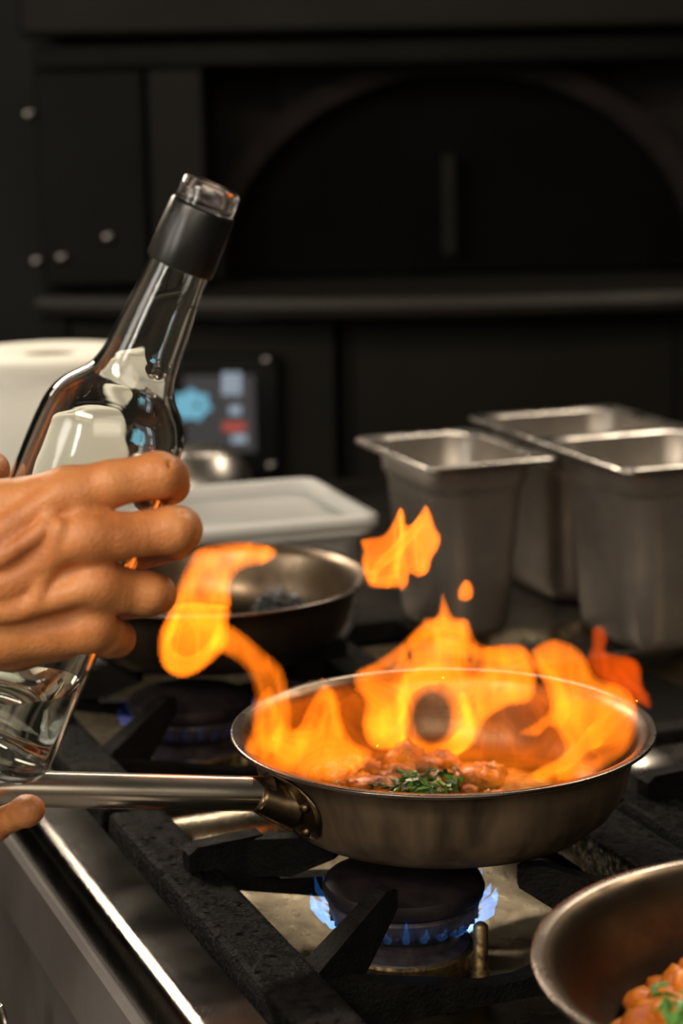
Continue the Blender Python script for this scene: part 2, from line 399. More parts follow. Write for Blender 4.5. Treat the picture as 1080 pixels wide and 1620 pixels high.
# curved ledge
n = 40; xs = np.linspace(oX(55), oX(1500), n); prof = [(-.00, 0), (-.012, .003), (-.02, .0), (-.024, -.010), (-.02, -.022), (-.012, -.026), (0, -.027)]
loops = []
for x in xs:
    t = (x-oX(700))/(oX(1080)-oX(55)); out = .10*max(0, 1-(t/.62)**2)
    loops.append([(x, OY+.22, oZ(458)), *[(x, OY-.02-out+p, oZ(458)+q) for p, q in prof], (x, OY+.22, oZ(458)-.027)])
v, f = loft(loops, True, True, True); obj('stone_ledge', v, f, M['ledge'], ov, False)
ob('lower_panel', 60, 526, 500, 1700, .0, .30, M['oven_lower'])
ob('lower_panel', 538, 1500, 500, 1700, .02, .30, M['oven_lower'])
for r in ((544, 1076, 515, 522), (544, 551, 522, 1300), (1069, 1076, 522, 1300)): ob('panel_frame', *r, .012, .02, M['oven_light'], .002)
ob('corner_post', 60, 100, 478, 1700, -.012, .0, M['oven_light'])
for px, py in ((45, 180), (57, 413), (97, 407), (170, 375), (423, 566), (430, 732)):
    p = ony(px, py, OY-.005); sv, sf = lathe([(.001, .004), (.005, .003), (.0085, 0), (.0085, -.012)], 16)
    q = Vector((0, -1, 0)).to_track_quat('Z', 'Y').to_matrix()
    obj('screw', [tuple(q @ Vector(c_)+Vector(p)+Vector((0, -.004 if px < 400 else -.026, 0))) for c_ in sv], sf, M['screw'], ov)
# touch screen
ob('screen_bezel', 268, 436, 556, 746, -.03, .0, M['bezel'], .006)
scr = ob('touch_screen', 284, 396, 586, 706, -.034, -.03, M['screen'], .001)
def blob(pts, m, name, par, d=-.0375):
    v = [ony(x, y, OY+d) for x, y in pts]+[ony(x, y, OY+d+.003) for x, y in pts]; n = len(pts)
    f = [list(range(n)), [n+i for i in range(n)][::-1]]+[[i, n+i, n+(i+1) % n, (i+1) % n] for i in range(n)]
    return obj(name, v, f, m, par, False)
g = [(302+ (30+3.5*math.sin(7*t))*math.cos(t), 641+(23+3*math.sin(7*t))*math.sin(t)) for t in np.linspace(0, 2*math.pi, 60, endpoint=False)]
blob(g, M['scr_blue'], 'screen_symbol', scr)
blob([(312+5*math.cos(t), 641+5*math.sin(t)) for t in np.linspace(0, 6.2, 20)], M['screen'], 'screen_symbol', scr, -.039)
for x0, x1, y0, y1, c in ((352, 366, 589, 625, 'scr_white'), (369, 381, 589, 625, 'scr_white'), (363, 381, 642, 656, 'scr_white'), (352, 388, 668, 682, 'scr_red'), (366, 390, 688, 700, 'scr_white')):
    blob([(x0, y0), (x1, y0), (x1, y1), (x0, y1)], M[c], 'screen_text', scr)

# ------------------------------------------------------------------ worktop beyond the burners
WZ = -.058
wt = thing('steel_worktop', 'dark steel worktop behind the burners carrying containers and paper roll', 'worktop', W(-.9, .4, -.93))
v, f = prism([(-1.3, -.45), (-.66, -.45), (-.66, .275), (-.472, .275), (-.472, 1.5), (-1.3, 1.5)], WZ-.018, WZ, W); o = obj('top', v, f, M['worktop'], wt, False)
v, f = boxpts(-1.28, -.67, -.43, 1.48, -.92, WZ-.018, 0, W); obj('cabinet', v, f, M['oven'], wt, False)
v, f = boxpts(-.474, -.4695, .275, 1.5, WZ-.002, WZ+.003, .001, W); obj('lip', v, f, M['steel'], wt, False)

# ------------------------------------------------------------------ gas range
gr = thing('gas_range', 'professional gas range with steel front ledge, drip trays and ring burners', 'range', W(0, .1, -.93))
v, f = boxpts(-.465, .80, -.150, .60, -.92, -.115, 0, W); obj('body', v, f, M['oven'], gr, False)
v, f = boxpts(-.655, -.465, -.150, .272, -.92, -.115, 0, W); obj('body', v, f, M['oven'], gr, False)
v, f = boxpts(-.58, .80, -.122, .60, -.115, -.085, 0, W); obj('well_floor', v, f, M['oven_deep'], gr, False)
prof = [(-.122, -.085), (-.122, -.030), (-.124, -.028), (-.150, -.028)]
for k in range(1, 9):
    t = math.radians(90*k/8); prof.append((-.150-.011*math.sin(t), -.039+.011*math.cos(t)))
prof += [(-.161, -.055), (-.150, -.055)]
v, f = loft([[W(a, b, z) for b, z in prof] for a in (-.72, -.3, .1, .80)], True, True, True); sharp(obj('front_ledge', v, f, M['steel_worn'], gr), 28)
v, f = loft([[W(a, b, z) for b, z in ((-.150, -.0555), (-.163, -.0555), (-.166, -.058), (-.170, -.098), (-.167, -.100), (-.150, -.100))] for a in (-.72, .80)], True, True, True); obj('front_fascia', v, f, M['fascia'], gr, False)
v, f = loft([[W(a, b, z) for b, z in ((-.150, -.1005), (-.158, -.1005), (-.170, -.24), (-.150, -.24))] for a in (-.72, .80)], True, True, True); obj('control_panel', v, f, M['fascia'], gr, False)
# knob seen at the lower left corner
def frame_knob(a, z):
    c = W(a, -.168, z); nrm = np.array([-.929, -.37, .0]); q = Vector(nrm).to_track_quat('Z', 'Y').to_matrix().to_4x4()
    o = obj('knob', *lathe([(.0235, 0), (.0235, .003), (.021, .004), (.020, .022), (.018, .025), (.012, .026)], 40), M['knob'], gr)
    o.data.transform(q); o.location = Vector(c)-gr.location; sharp(o, 30)
    r = obj('knob_disc', *lathe([(.0125, .0255), (.0125, .0275), (.011, .028)], 32), M['steel'], o); r.data.transform(q @ Matrix.Translation(-wloc(o)) if False else q); r.data.transform(Matrix.Translation(wloc(o)) @ Matrix.Identity(4) if False else Matrix.Identity(4))
    me = r.data
    # lathe was offset by the parent's location; rebuild in place
    vv, ff = lathe([(.0125, .0255), (.0125, .0275), (.011, .028)], 32)
    for i, p in enumerate(vv): me.vertices[i].co = q @ Vector(p)
    return o
for a, z in ((-.154, -.131), (.14, -.131), (-.38, -.131)): frame_knob(a, z)
# drip trays: lofted steel wells
def drip(ac, bc):
    def L(hx, hy, r, z): return [W(ac+x, bc+y, z) for x, y in rrect(hx, hy, r)]
    loops = [L(.182, .150, .012, -.052), L(.178, .146, .012, -.050), L(.172, .140, .02, -.053), L(.150, .120, .03, -.064), L(.125, .095, .05, -.069), L(.085, .075, .07, -.073), L(.055, .055, .055, -.079)]
    v, f = loft(loops, True, False, True); return sharp(obj('drip_tray', v, f, M['steel_drip'], gr), 40)
def burner(ac, bc, lit=True):
    c = W(ac, bc, .008)
    o = obj('burner', *lathe([(.037, -.079), (.037, -.066), (.036, -.064), (.031, -.062), (.031, -.055), (.037, -.052), (.0405, -.046), (.0415, -.040), (.040, -.038), (.02, -.037)], 64, c), M['burner_body'], gr); sharp(o, 35)
    sharp(obj('burner_ring', *lathe([(.0375, -.0785), (.0385, -.076), (.0385, -.066), (.0372, -.0645)], 64, c, False, False), M['brass'], o), 35)
    sharp(obj('burner_cap', *lathe([(.038, -.038), (.0435, -.036), (.0445, -.032), (.043, -.028), (.036, -.0245), (.02, -.022), (.003, -.0215)], 64, c), M['burner_cap'], o), 40)
    mb = MB()
    for k in range(30):
        t = 2*math.pi*k/30; ct, st = math.cos(t), math.sin(t)
        p0 = np.array([c[0]+.036*ct, c[1]+.036*st, c[2]-.0478]); p1 = np.array([c[0]+.0408*ct, c[1]+.0408*st, c[2]-.0468]); mb.add(*tube([p0, p1], .0018, 8))
    q = mb.obj('gas_ports', M['hole'], o, True); q['kind'] = 'stuff'
    p = np.array([c[0]+.040, c[1]-.030, 0]); obj('flame_sensor', *lathe([(.0055, -.079), (.0055, -.062), (.004, -.060), (.004, -.036), (.002, -.034)], 20, p), M['brass'], o)
    return c
for a in (-.379, 0, .379):
    drip(a, .022)
    drip(a, .325)
for a in (-.379, 0, .379): burner(a-.010, .0)
for a in (0, .379): burner(a, .315)
for a in (-.19, .19):                                         # rolled steel dividers between the wells
    v, f = tube([W(a, -.115, -.052), W(a, .16, -.052)], .022, 24, .75); obj('well_divider', v, f, M['steel_drip'], gr)
    v, f = tube([W(a, .18, -.052), W(a, .30, -.052)], .022, 24, .75); obj('well_divider', v, f, M['steel'], gr)

# ------------------------------------------------------------------ cast iron grates
def grate(ac, b0, b1, label, half=.186):
    """two flat side rails, two upright webs across and four fins towards the burner"""
    t = thing('cast_iron_grate', label, 'grate', W(ac, (b0+b1)/2, -.05), 'black cast iron pan grates on the range')
    bc = (b0+b1)/2; rw = .034
    for s0, s1 in ((b0, b0+rw), (b1-rw-.004, b1)):
        v, f = boxpts(ac-half, ac+half, s0, s1, -.048, -.022, .004, W); obj('side_rail', v, f, M['iron_greasy'], t, False)
    i0, i1 = b0+rw, b1-rw-.004
    for s in (-1, 1):
        a = ac+s*.066
        m_ = (i0+i1)/2
        if s > 0: poly = [(i0-.004, -.062), (i0-.004, -.030), (m_-.01, -.052), (m_+.01, -.052), (i1+.004, -.030), (i1+.004, -.062)]
        else:
            a = ac-.076
            poly = [(i0-.019, -.030), (i0-.019, -.012), (i0-.014, -.008), (i0+.024, -.006), (i0+.028, -.010), (i0+.034, -.034), (m_, -.042), (i1-.034, -.034), (i1-.028, -.010), (i1-.024, -.006), (i1+.014, -.008), (i1+.019, -.012), (i1+.019, -.030), (m_, -.060)]
        # web as an extruded outline in the b,z plane
        th = .006
        v = [W(a-th, b, z) for b, z in poly]+[W(a+th, b, z) for b, z in poly]; n = len(poly)
        f = [list(range(n)), [n+i for i in range(n)][::-1]]+[[i, n+i, n+(i+1) % n, (i+1) % n] for i in range(n)]
        obj('web', v, f, M['iron'], t, False)
    for s in (-1, 1):
        for r in (-1, 1):
            p0 = np.array([ac+s*.066, i0 if r < 0 else i1]); p1 = np.array([ac+s*.040, bc-.018+r*.036 if r < 0 else bc-.010+r*.036])
            if s < 0: p0 = np.array([ac-.074, i0+.020 if r < 0 else i1-.020]); p1 = np.array([ac-.040, p1[1]])
            d = p1-p0; d = d/np.linalg.norm(d); nn = np.array([-d[1], d[0]]); p1 = p1+d*.004
            def Q(t_, z, w, p0=p0, p1=p1, nn=nn):
                q = p0+(p1-p0)*t_+nn*w; return W(q[0], q[1], z)
            prof = [(-.05, -.055, .007), (-.05, -.028, .007), (0.05, -.025, .006), (.85, -.002, .0045), (.96, -.002, .0045), (1, -.004, .004), (1, -.014, .004), (.62, -.036, .006), (.3, -.055, .007)]
            if s < 0: prof = [(-.05, -.030, .006), (-.05, -.009, .006), (.1, -.007, .006), (.75, -.002, .0045), (.95, -.002, .0045), (1, -.004, .004), (1, -.013, .004), (.5, -.026, .006)]
            v = [Q(t_, z, w) for t_, z, w in prof]+[Q(t_, z, -w) for t_, z, w in prof]; n = len(prof)
            f = [list(range(n)), [n+i for i in range(n)][::-1]]+[[i, n+i, n+(i+1) % n, (i+1) % n] for i in range(n)]
            obj('finger', v, f, M['iron'], t, False)
    return t
grate(0, -.118, .164, 'black cast iron grate under the flaming frying pan')
grate(-.379, -.118, .164, 'black cast iron grate under the rear frying pan, beside the bottle')
grate(.379, -.118, .164, 'black cast iron grate under the pan in the lower right corner')
grate(.0, .172, .455, 'greasy black cast iron grate right of the flaming pan')
grate(.379, .172, .455, 'black cast iron grate at the right edge behind the lower right pan')
# flat black filler plate in front of the worktop lip
v, f = boxpts(-.465, -.200, .176, .60, -.095, -.070, .003, W); obj('filler_plate', v, f, M['iron'], gr, False)
v, f = boxpts(-.215, -.195, .19, .60, -.050, -.026, .003, W); obj('filler_bar', v, f, M['iron'], gr, False)

# ------------------------------------------------------------------ pans
def pan(name, label, c, r, h, hdir, m_in, group=None, m_out='pan_out', handle=True, hstart=None, hend=None, hz=(.033, .06)):
    t = thing(name, label, 'frying pan', (c[0], c[1], 0), group)
    k = r/.1185
    pr = [(.002, .0), (.080*k, .0), (.086*k, .0012), (.0885*k, .004), (.0955*k, .0095), (.1015*k, .020), (.1055*k, h-.016), (.108*k, h-.007), (.1135*k, h-.0015), (.1175*k, h-.0002), (.1185*k, h-.0012)]
    v, f = lathe(pr, 128, (c[0], c[1], 0), True, False); o = obj('pan_body', v, f, M[m_out], t)
    inn = [(.1186*k, h-.0010), (.1184*k, h+.0004), (.1170*k, h+.0008), (.1135*k, h+.0002), (.1085*k, h-.004), (.1045*k, h-.014), (.0998*k, .021), (.0935*k, .0105), (.0865*k, .0045), (.078*k, .003), (.04*k, .0028), (.002, .0028)]
    inn = [(p[0], p[1]) for p in smooth_prof(inn, 3)]
    i0 = 10
    v, f = lathe(inn[:i0], 128, (c[0], c[1], 0), False, False); obj('rim', v, f, M['rim'], t)
    v, f = lathe(inn[i0-1:], 128, (c[0], c[1], 0), False, True); obj('inner_surface', v, f, m_in, t)
    return t
P1 = (0.0545, 1.1184); P2 = (-.098, 1.491); P3 = (.196, .795)
pan1 = pan('frying_pan', 'steel frying pan full of tall orange flames on the front burner', P1, .1185, .052, None, M['pan_in'])
pan2 = pan('frying_pan', 'dark heat-stained frying pan on the rear burner behind the flames', P2, .1185, .052, None, M['pan_in_dark'], m_out='pan_out_dark')
pan3 = pan('frying_pan', 'frying pan of orange vegetables cropped by the lower right corner', P3, .1215, .052, None, M['pan_in_dark'], m_out='pan_out_dark')
# handle of pan 1
hs = ony(415, 1256, 1.055); he = ony(-330, 1240, .985)
path = smooth_prof([hs+(hs-he)*.02, hs+(he-hs)*.02, hs+(he-hs)*.1, hs+(he-hs)*.4, hs+(he-hs)*.75, he], 6)
rr = [.0098]*3+[.0096]*(len(path)-3); rr[-1] = .005
sharp(obj('handle', *tube(path, rr, 28, .98), M['handle'], pan1), 50)
# bracket: curved plate hugging the wall plus collar
an0 = math.atan2(hs[1]-P1[1], hs[0]-P1[0])
def wallr(z): return np.interp(z, [0, .004, .0095, .020, .036, .045, .0505], [.086, .0885, .0955, .1015, .1055, .108, .1135])
def bracket(P, an0, k=1.0):
    loops = []
    zz = np.linspace(.008, .046, 12)
    for z in zz:
        u = (z-.027)/.0195; wdt = .26*math.sqrt(max(.02, 1-u*u*.97))
        row = []
        for s in np.linspace(-1, 1, 13):
            r = wallr(z)+.0016+.004*math.exp(-(s*2.4)**2-(u*1.6)**2)
            row.append((P[0]+r*math.cos(an0+s*wdt), P[1]+r*math.sin(an0+s*wdt), z))
        back = [(P[0]+(wallr(z)+.0004)*math.cos(an0+s*wdt), P[1]+(wallr(z)+.0004)*math.sin(an0+s*wdt), z) for s in np.linspace(1, -1, 13)]
        loops.append(row+back)
    return loft(loops, True, True, True)
br = obj('handle_bracket', *bracket(P1, an0+.03), M['bracket'], pan1)
base = np.array([P1[0]+.101*math.cos(an0+.03), P1[1]+.101*math.sin(an0+.03), .028])
cp = smooth_prof([base, base+(hs-base)*.5+np.array([0, 0, -.001]), hs+(he-hs)*.015], 5)
obj('handle_collar', *tube(cp, list(np.linspace(.0165, .0108, len(cp))), 28, .85), M['bracket'], pan1)
for s, z in ((-.17, .032), (.17, .032), (0.12, .016)):
    a = an0+.03+s; r = wallr(z)+.002
    p = np.array([P1[0]+r*math.cos(a), P1[1]+r*math.sin(a), z]); o = obj('rivet', *lathe([(.0032, 0), (.003, .0012), (.0018, .0022), (.0003, .0025)], 16), M['bracket'], pan1)
    q = Vector((math.cos(a), math.sin(a), 0)).to_track_quat('Z', 'Y').to_matrix().to_4x4(); o.data.transform(q)
    for vtx in o.data.vertices: vtx.co = vtx.co
    o.location = Vector(p)-pan1.location
    vv, ff = lathe([(.0032, 0), (.003, .0012), (.0018, .0022), (.0003, .0025)], 16)
    for i, pnt in enumerate(vv): o.data.vertices[i].co = q @ Vector(pnt)
# handle of pan 2, mostly behind the hand
s2 = np.array([P2[0]-.100, P2[1]-.02, .034]); e2 = s2+np.array([-.19, -.03, .02])
obj('handle', *tube([s2, s2+(e2-s2)*.3, s2+(e2-s2)*.8, e2], [.012, .0098, .0098, .006], 20, .7), M['iron'], pan2)
# handle of pan 3 (outside the picture, towards the cook)
s3 = np.array([P3[0]-.02, P3[1]-.105, .036]); e3 = s3+np.array([-.03, -.18, .03])
obj('handle', *tube([s3, s3+(e3-s3)*.3, s3+(e3-s3)*.8, e3], [.012, .0098, .0098, .006], 20, .7), M['handle'], pan3)

# ------------------------------------------------------------------ food
def lump(c, r, sx, sy, sz, seed, name, m, sub=3, amp=.28, freq=2.2):
    bm = bmesh.new(); bmesh.ops.create_icosphere(bm, subdivisions=sub, radius=1)
    from mathutils import noise as N
    off = Vector((seed*3.1, seed*1.7, seed*.9)); R = Matrix.Rotation(seed*1.3, 3, 'Z') @ Matrix.Rotation(math.sin(seed)*.5, 3, 'X')
    vs = []
    for v in bm.verts:
        d = 1+amp*N.fractal(v.co*freq+off, 1.0, 2.0, 3)
        q = R @ Vector((v.co.x*d*sx*r, v.co.y*d*sy*r, v.co.z*d*sz*r)); vs.append((q.x+c[0], q.y+c[1], q.z+c[2]))
    bm.verts.index_update(); fs = [[q.index for q in p.verts] for p in bm.faces]; bm.free()
    return obj(name, vs, fs, m, None, True, origin=(c[0], c[1], c[2]-r*sz))
def leaf_mesh(mb, c, s, seed):
    r = random.Random(seed); rot = Matrix.Rotation(r.uniform(0, 6.28), 3, 'Z') @ Matrix.Rotation(r.uniform(-1.0, 1.0), 3, 'X') @ Matrix.Rotation(r.uniform(-.6, .6), 3, 'Y')
    pts = []; n = 15
    for k in range(n):
        t = 2*math.pi*k/n; rad = s*(.62+.38*math.cos(3*t+.4))*(1 if k % 2 else .82)
        pts.append(Vector((rad*math.cos(t), rad*math.sin(t)*.85, .10*s*math.sin(2*t))))
    top = [rot @ p for p in pts]; bot = [rot @ (p+Vector((0, 0, -.0004))) for p in pts]
    cen = rot @ Vector((0, 0, .18*s)); cb = rot @ Vector((0, 0, .18*s-.0004))
    v = [tuple(Vector(c)+p) for p in top+bot+[cen, cb]]
    f = [[k, (k+1) % n, 2*n] for k in range(n)]+[[n+(k+1) % n, n+k, 2*n+1] for k in range(n)]+[[k, n+k, n+(k+1) % n, (k+1) % n] for k in range(n)]
    mb.add(v, f)
# pan 1: oily sauce, seared meat, chopped parsley
n = 120; loops = []
for fr, z in ((1.0, .0030), (.97, .0048), (.85, .0058), (.5, .0062), (.02, .0062)):
    loops.append([(P1[0]+.082*fr*math.cos(2*math.pi*j/n), P1[1]+.082*fr*math.sin(2*math.pi*j/n), z+.0006*math.sin(j*1.7+fr*9)) for j in range(n)])
tag(obj('oily_sauce', *loft(loops, True, False, True), M['sauce'], None, True, origin=(P1[0], P1[1], .003)), 'bubbling orange oil and sauce covering the bottom of the flaming pan', 'sauce')
spots = []
r7 = random.Random(11)
for k in range(30):
    px = r7.uniform(485, 790); py = r7.uniform(1200, 1262)
    spots.append((px, py))
hero = [(545, 1225), (590, 1218), (520, 1236), (700, 1236), (745, 1230), (640, 1212), (700, 1208), (565, 1240), (630, 1236), (770, 1222), (670, 1220), (600, 1250)]
names = {0: 'browned lump of seared meat nearest the left of the flaming pan'}
for k, (px, py) in enumerate(hero+spots):
    p = onz(px, py, .012); d = math.hypot(p[0]-P1[0], p[1]-P1[1])
    if d > .074: p[0] = P1[0]+(p[0]-P1[0])*.074/d; p[1] = P1[1]+(p[1]-P1[1])*.074/d
    rr_ = r7.uniform(.008, .013) if k < len(hero) else r7.uniform(.004, .008)
    o = lump((p[0], p[1], .006+rr_*.62), rr_, r7.uniform(1, 1.5), r7.uniform(.8, 1.1), r7.uniform(.65, .95), k+1, 'meat_piece', M['meat'], 3, .42, 2.6)
    tag(o, 'browned piece of seared meat in orange oil in the flaming pan', 'meat', 'seared meat pieces in the flaming pan')
mb = MB(); mb2 = MB(); r8 = random.Random(3)
for k in range(70):
    t = r8.random(); px = 612+108*r8.random(); py = 1208+44*r8.random()
    e = ((px-668)/58)**2+((py-1236)/26)**2
    if e > 1.1: continue
    p = onz(px, py, .024+.004*(1-e)); (mb if r8.random() < .55 else mb2).add([], []); leaf_mesh(mb if r8.random() < .5 else mb2, (p[0], p[1], .019+.006*max(0, 1-e)+r8.uniform(-.003, .003)), r8.uniform(.0048, .0085), k)
for px, py in ((532, 1240), (590, 1244), (600, 1240), (628, 1210), (722, 1215)):
    p = onz(px, py, .018); leaf_mesh(mb2, (p[0], p[1], .018), .0045, px)
h = thing('chopped_parsley', 'fresh green chopped parsley piled on the meat in the flaming pan', 'herbs', tuple(onz(668, 1236, .02)))
q = mb.obj('bright_leaves', M['herb'], h, False); q['kind'] = 'stuff'; q = mb2.obj('dark_leaves', M['herb_dark'], h, False); q['kind'] = 'stuff'
# pan 2: glistening charred heap
for k, (px, py, r) in enumerate(((470, 955, .016), (495, 948, .014), (440, 958, .013), (512, 956, .010), (455, 946, .010))):
    p = onz(px, py, .015); d = math.hypot(p[0]-P2[0], p[1]-P2[1])
    if d > .072: p[0] = P2[0]+(p[0]-P2[0])*.072/d; p[1] = P2[1]+(p[1]-P2[1])*.072/d
    o = lump((p[0], p[1], .003+r*.7), r, 1.3, 1, .8, k+40, 'charred_food', M['char'], 4, .5, 3.5)
    tag(o, 'blackened glistening lump of food in the rear frying pan', 'food', 'charred lumps in the rear frying pan')
# pan 3: carrots, tomato and herbs
r9 = random.Random(21); cnt = 0
for k in range(150):
    a = r9.uniform(0, 6.28); q = math.sqrt(r9.random()); x = P3[0]-.012+.070*q*math.cos(a); y = P3[1]+.010+.070*q*math.sin(a)
    lay = r9.random(); rad = r9.uniform(.0055, .0095); z = .006+rad*.7+.034*(1-q*q)*(.5+.5*lay)
    carrot = r9.random() < .62
    o = lump((x, y, z), rad, r9.uniform(.9, 1.4), r9.uniform(.8, 1.2), r9.uniform(.6, .95), k+80, 'carrot_piece' if carrot else 'tomato_piece', M['carrot'] if carrot else M['tomato'], 2 if not carrot else 3, .22, 1.6)
    tag(o, 'orange chunk of cooked carrot in the lower right pan' if carrot else 'soft red chunk of stewed tomato in the lower right pan', 'carrot' if carrot else 'tomato', 'carrot pieces in the lower right pan' if carrot else 'tomato pieces in the lower right pan')
loops = [[(P3[0]+.01+.070*fr*math.cos(2*math.pi*j/60), P3[1]-.006+.066*fr*math.sin(2*math.pi*j/60), z) for j in range(60)] for fr, z in ((1, .0030), (.96, .0055), (.6, .0075), (.02, .008))]
tag(obj('tomato_sauce', *loft(loops, True, False, True), M['tomato'], None, True, origin=(P3[0], P3[1], .003)), 'orange red sauce under the vegetables in the lower right pan', 'sauce')
mb = MB()
for k in range(60):
    p = onz(r9.uniform(1035, 1150), r9.uniform(1572, 1690), .042); leaf_mesh(mb, (p[0], p[1], .042+r9.uniform(-.002, .004)), r9.uniform(.004, .007), k+500)
tag(mb.obj('chopped_herbs', M['herb'], None, False), 'chopped green herbs over the vegetables at the lower right corner', 'herbs', kind='stuff')

ORD = ['leftmost', 'second', 'third', 'fourth', 'fifth', 'sixth', 'seventh', 'eighth', 'ninth', 'tenth', 'eleventh', 'twelfth']
def project(p):
    v = np.array(p)-_C; w = v @ _F; return 540+FPX*(v @ _R)/w, 810-FPX*(v @ _U)/w
def rank(kind, fmt, n, ok=lambda x, y: x < 1075 and y < 1612):
    q = [o for o in bpy.data.objects if o.name.split('.')[0] == kind and o.parent is None and ok(*project(o.location))]
    q = sorted(sorted(q, key=lambda o: -o.dimensions.x*o.dimensions.y)[:n], key=lambda o: project(o.location)[0])
    for k_, o in enumerate(q): o['label'] = fmt % ('leftmost' if k_ == 0 else ORD[k_]+' from the left')
bpy.context.view_layer.update()
rank('meat_piece', 'large browned meat lump in the flaming pan, %s of the big lumps', 12)
rank('charred_food', 'blackened glistening lump in the rear frying pan, %s', 5)
rank('carrot_piece', 'cooked orange carrot chunk in the corner pan, %s of the big ones', 10)
rank('tomato_piece', 'soft red tomato chunk in the corner pan, %s of the big ones', 8)

# ------------------------------------------------------------------ steel containers
def container(label, c, la, lb, h, yaw, zb=WZ, depth_scale=1.0):
    t = thing('steel_container', label, 'container', (c[0], c[1], zb), None)
    ca, sa = math.cos(yaw), math.sin(yaw)
    def L(hx, hy, r, z): return [(c[0]+x*ca-y*sa, c[1]+x*sa+y*ca, zb+z) for x, y in rrect(hx, hy, r, 8)]
    X, Y = la/2, lb/2
    rim = [L(X-.001, Y-.001, .010, h-.0045), L(X, Y, .011, h-.002), L(X-.0015, Y-.0015, .011, h), L(X-.004, Y-.004, .013, h+.0002), L(X-.011, Y-.011, .024, h-.0010), L(X-.0135, Y-.0135, .028, h-.004)]
    obj('rim', *loft(rim), M['steel'], t)
    body = [L(X-.0125, Y-.0125, .029, h-.0025), L(X-.0135, Y-.0135, .028, h-.012), L(X-.0145, Y-.0145, .028, h-.024), L(X-.0165, Y-.0165, .028, h-.027), L(X-.018, Y-.018, .028, h-.032), L(X-.022, Y-.022, .028, h*.45), L(X-.026, Y-.026, .028, .014), L(X-.029, Y-.029, .028, .005), L(X-.035, Y-.035, .024, .0)]
    obj('outer_wall', *loft(body, True, False, True), M['steel_wall'], t)
    i = .0012
    inn = [L(X-.0125-i, Y-.0125-i, .029, h-.0020), L(X-.0135-i, Y-.0135-i, .028, h-.012), L(X-.0165-i, Y-.0165-i, .028, h-.026), L(X-.018-i, Y-.018-i, .028, h-.032), L(X-.022-i, Y-.022-i, .028, h*.45), L(X-.026-i, Y-.026-i, .028, .015), L(X-.036, Y-.036, .024, .002)]
    obj('inner_wall', *loft(inn, True, False, True), M['steel_wall'], t)
    return t
cy = math.atan2(-.152, .057)
ca_ = np.array([math.cos(cy), math.sin(cy)]); cb_ = np.array([-math.sin(cy), math.cos(cy)])
container('narrow steel container standing alone nearest the rear frying pan', (.096, 1.7546), .172, .120, .158, cy)
F3 = onz(990, 745, .104)[:2]; c3 = F3-ca_*.086+cb_*.078
container('wide steel container at the right edge, in front of another', c3, .172, .158, .162, cy)
F2 = onz(862, 699, .098)[:2]; c2 = F2-ca_*.084+cb_*.078
container('wide steel container at the back with a bright empty inside', c2, .172, .158, .155, cy)

# ------------------------------------------------------------------ plastic tub
def tub():
    pR = onz(606, 814, .055)[:2]; ax = onz(494, 753, .055)[:2]-pR; la = np.linalg.norm(ax); ax = ax/la; bx = np.array([ax[1], -ax[0]])
    if bx[0] > 0: bx = -bx
    wdt = .27; la = la
    c = pR+ax*la/2+bx*wdt/2; yaw = math.atan2(bx[1], bx[0])
    t = thing('plastic_tub', 'empty milky translucent plastic tub behind the rear frying pan', 'tub', (c[0], c[1], WZ))
    ca, sa = math.cos(yaw), math.sin(yaw)
    def L(hx, hy, r, z): return [(c[0]+x*ca-y*sa, c[1]+x*sa+y*ca, WZ+z) for x, y in rrect(hx, hy, r, 8)]
    X, Y, h = wdt/2, la/2, .113
    wall = [L(X-.004, Y-.004, .02, h-.016), L(X-.002, Y-.002, .02, h-.016), L(X-.004, Y-.004, .02, h-.012), L(X-.010, Y-.010, .022, h-.014), L(X-.016, Y-.016, .024, .012), L(X-.022, Y-.022, .02, .0)]
    inner = [L(X-.024, Y-.024, .02, .003), L(X-.018, Y-.018, .024, .013), L(X-.0115, Y-.0115, .022, h-.012)]
    obj('tub_walls', *loft(wall+inner, True, False, True), M['tub'], t)
    v, f = loft([L(X-.022, Y-.022, .02, .0), L(.01, .01, .005, .0)], True, False, True); obj('tub_base', v, f, M['tub'], t)
    rim = [L(X-.0115, Y-.0115, .022, h-.013), L(X-.0115, Y-.0115, .022, h-.002), L(X-.009, Y-.009, .016, h), L(X-.002, Y-.002, .015, h), L(X, Y, .015, h-.002), L(X, Y, .015, h-.010), L(X-.0015, Y-.0015, .015, h-.010), L(X-.003, Y-.003, .015, h-.004), L(X-.009, Y-.009, .016, h-.004)]
    obj('tub_rim', *loft(rim), M['tub'], t)
tub()
# steel lid edge showing behind the tub
lc = onz(300, 765, .055); lc[1] += .10
t = thing('steel_bowl', 'upturned steel bowl just showing behind the plastic tub', 'bowl', (lc[0], lc[1]+.02, WZ))
obj('bowl_shell', *lathe(smooth_prof([(.062, WZ), (.060, .0), (.050, .04), (.035, .062), (.018, .068), (.001, .069)], 4), 64, (lc[0], lc[1]+.02, 0)), M['steel'], t)
obj('bowl_edge', *lathe([(.062, WZ), (.068, WZ), (.068, WZ+.004), (.062, WZ+.004)], 64, (lc[0], lc[1]+.02, 0), False, False), M['steel'], t)

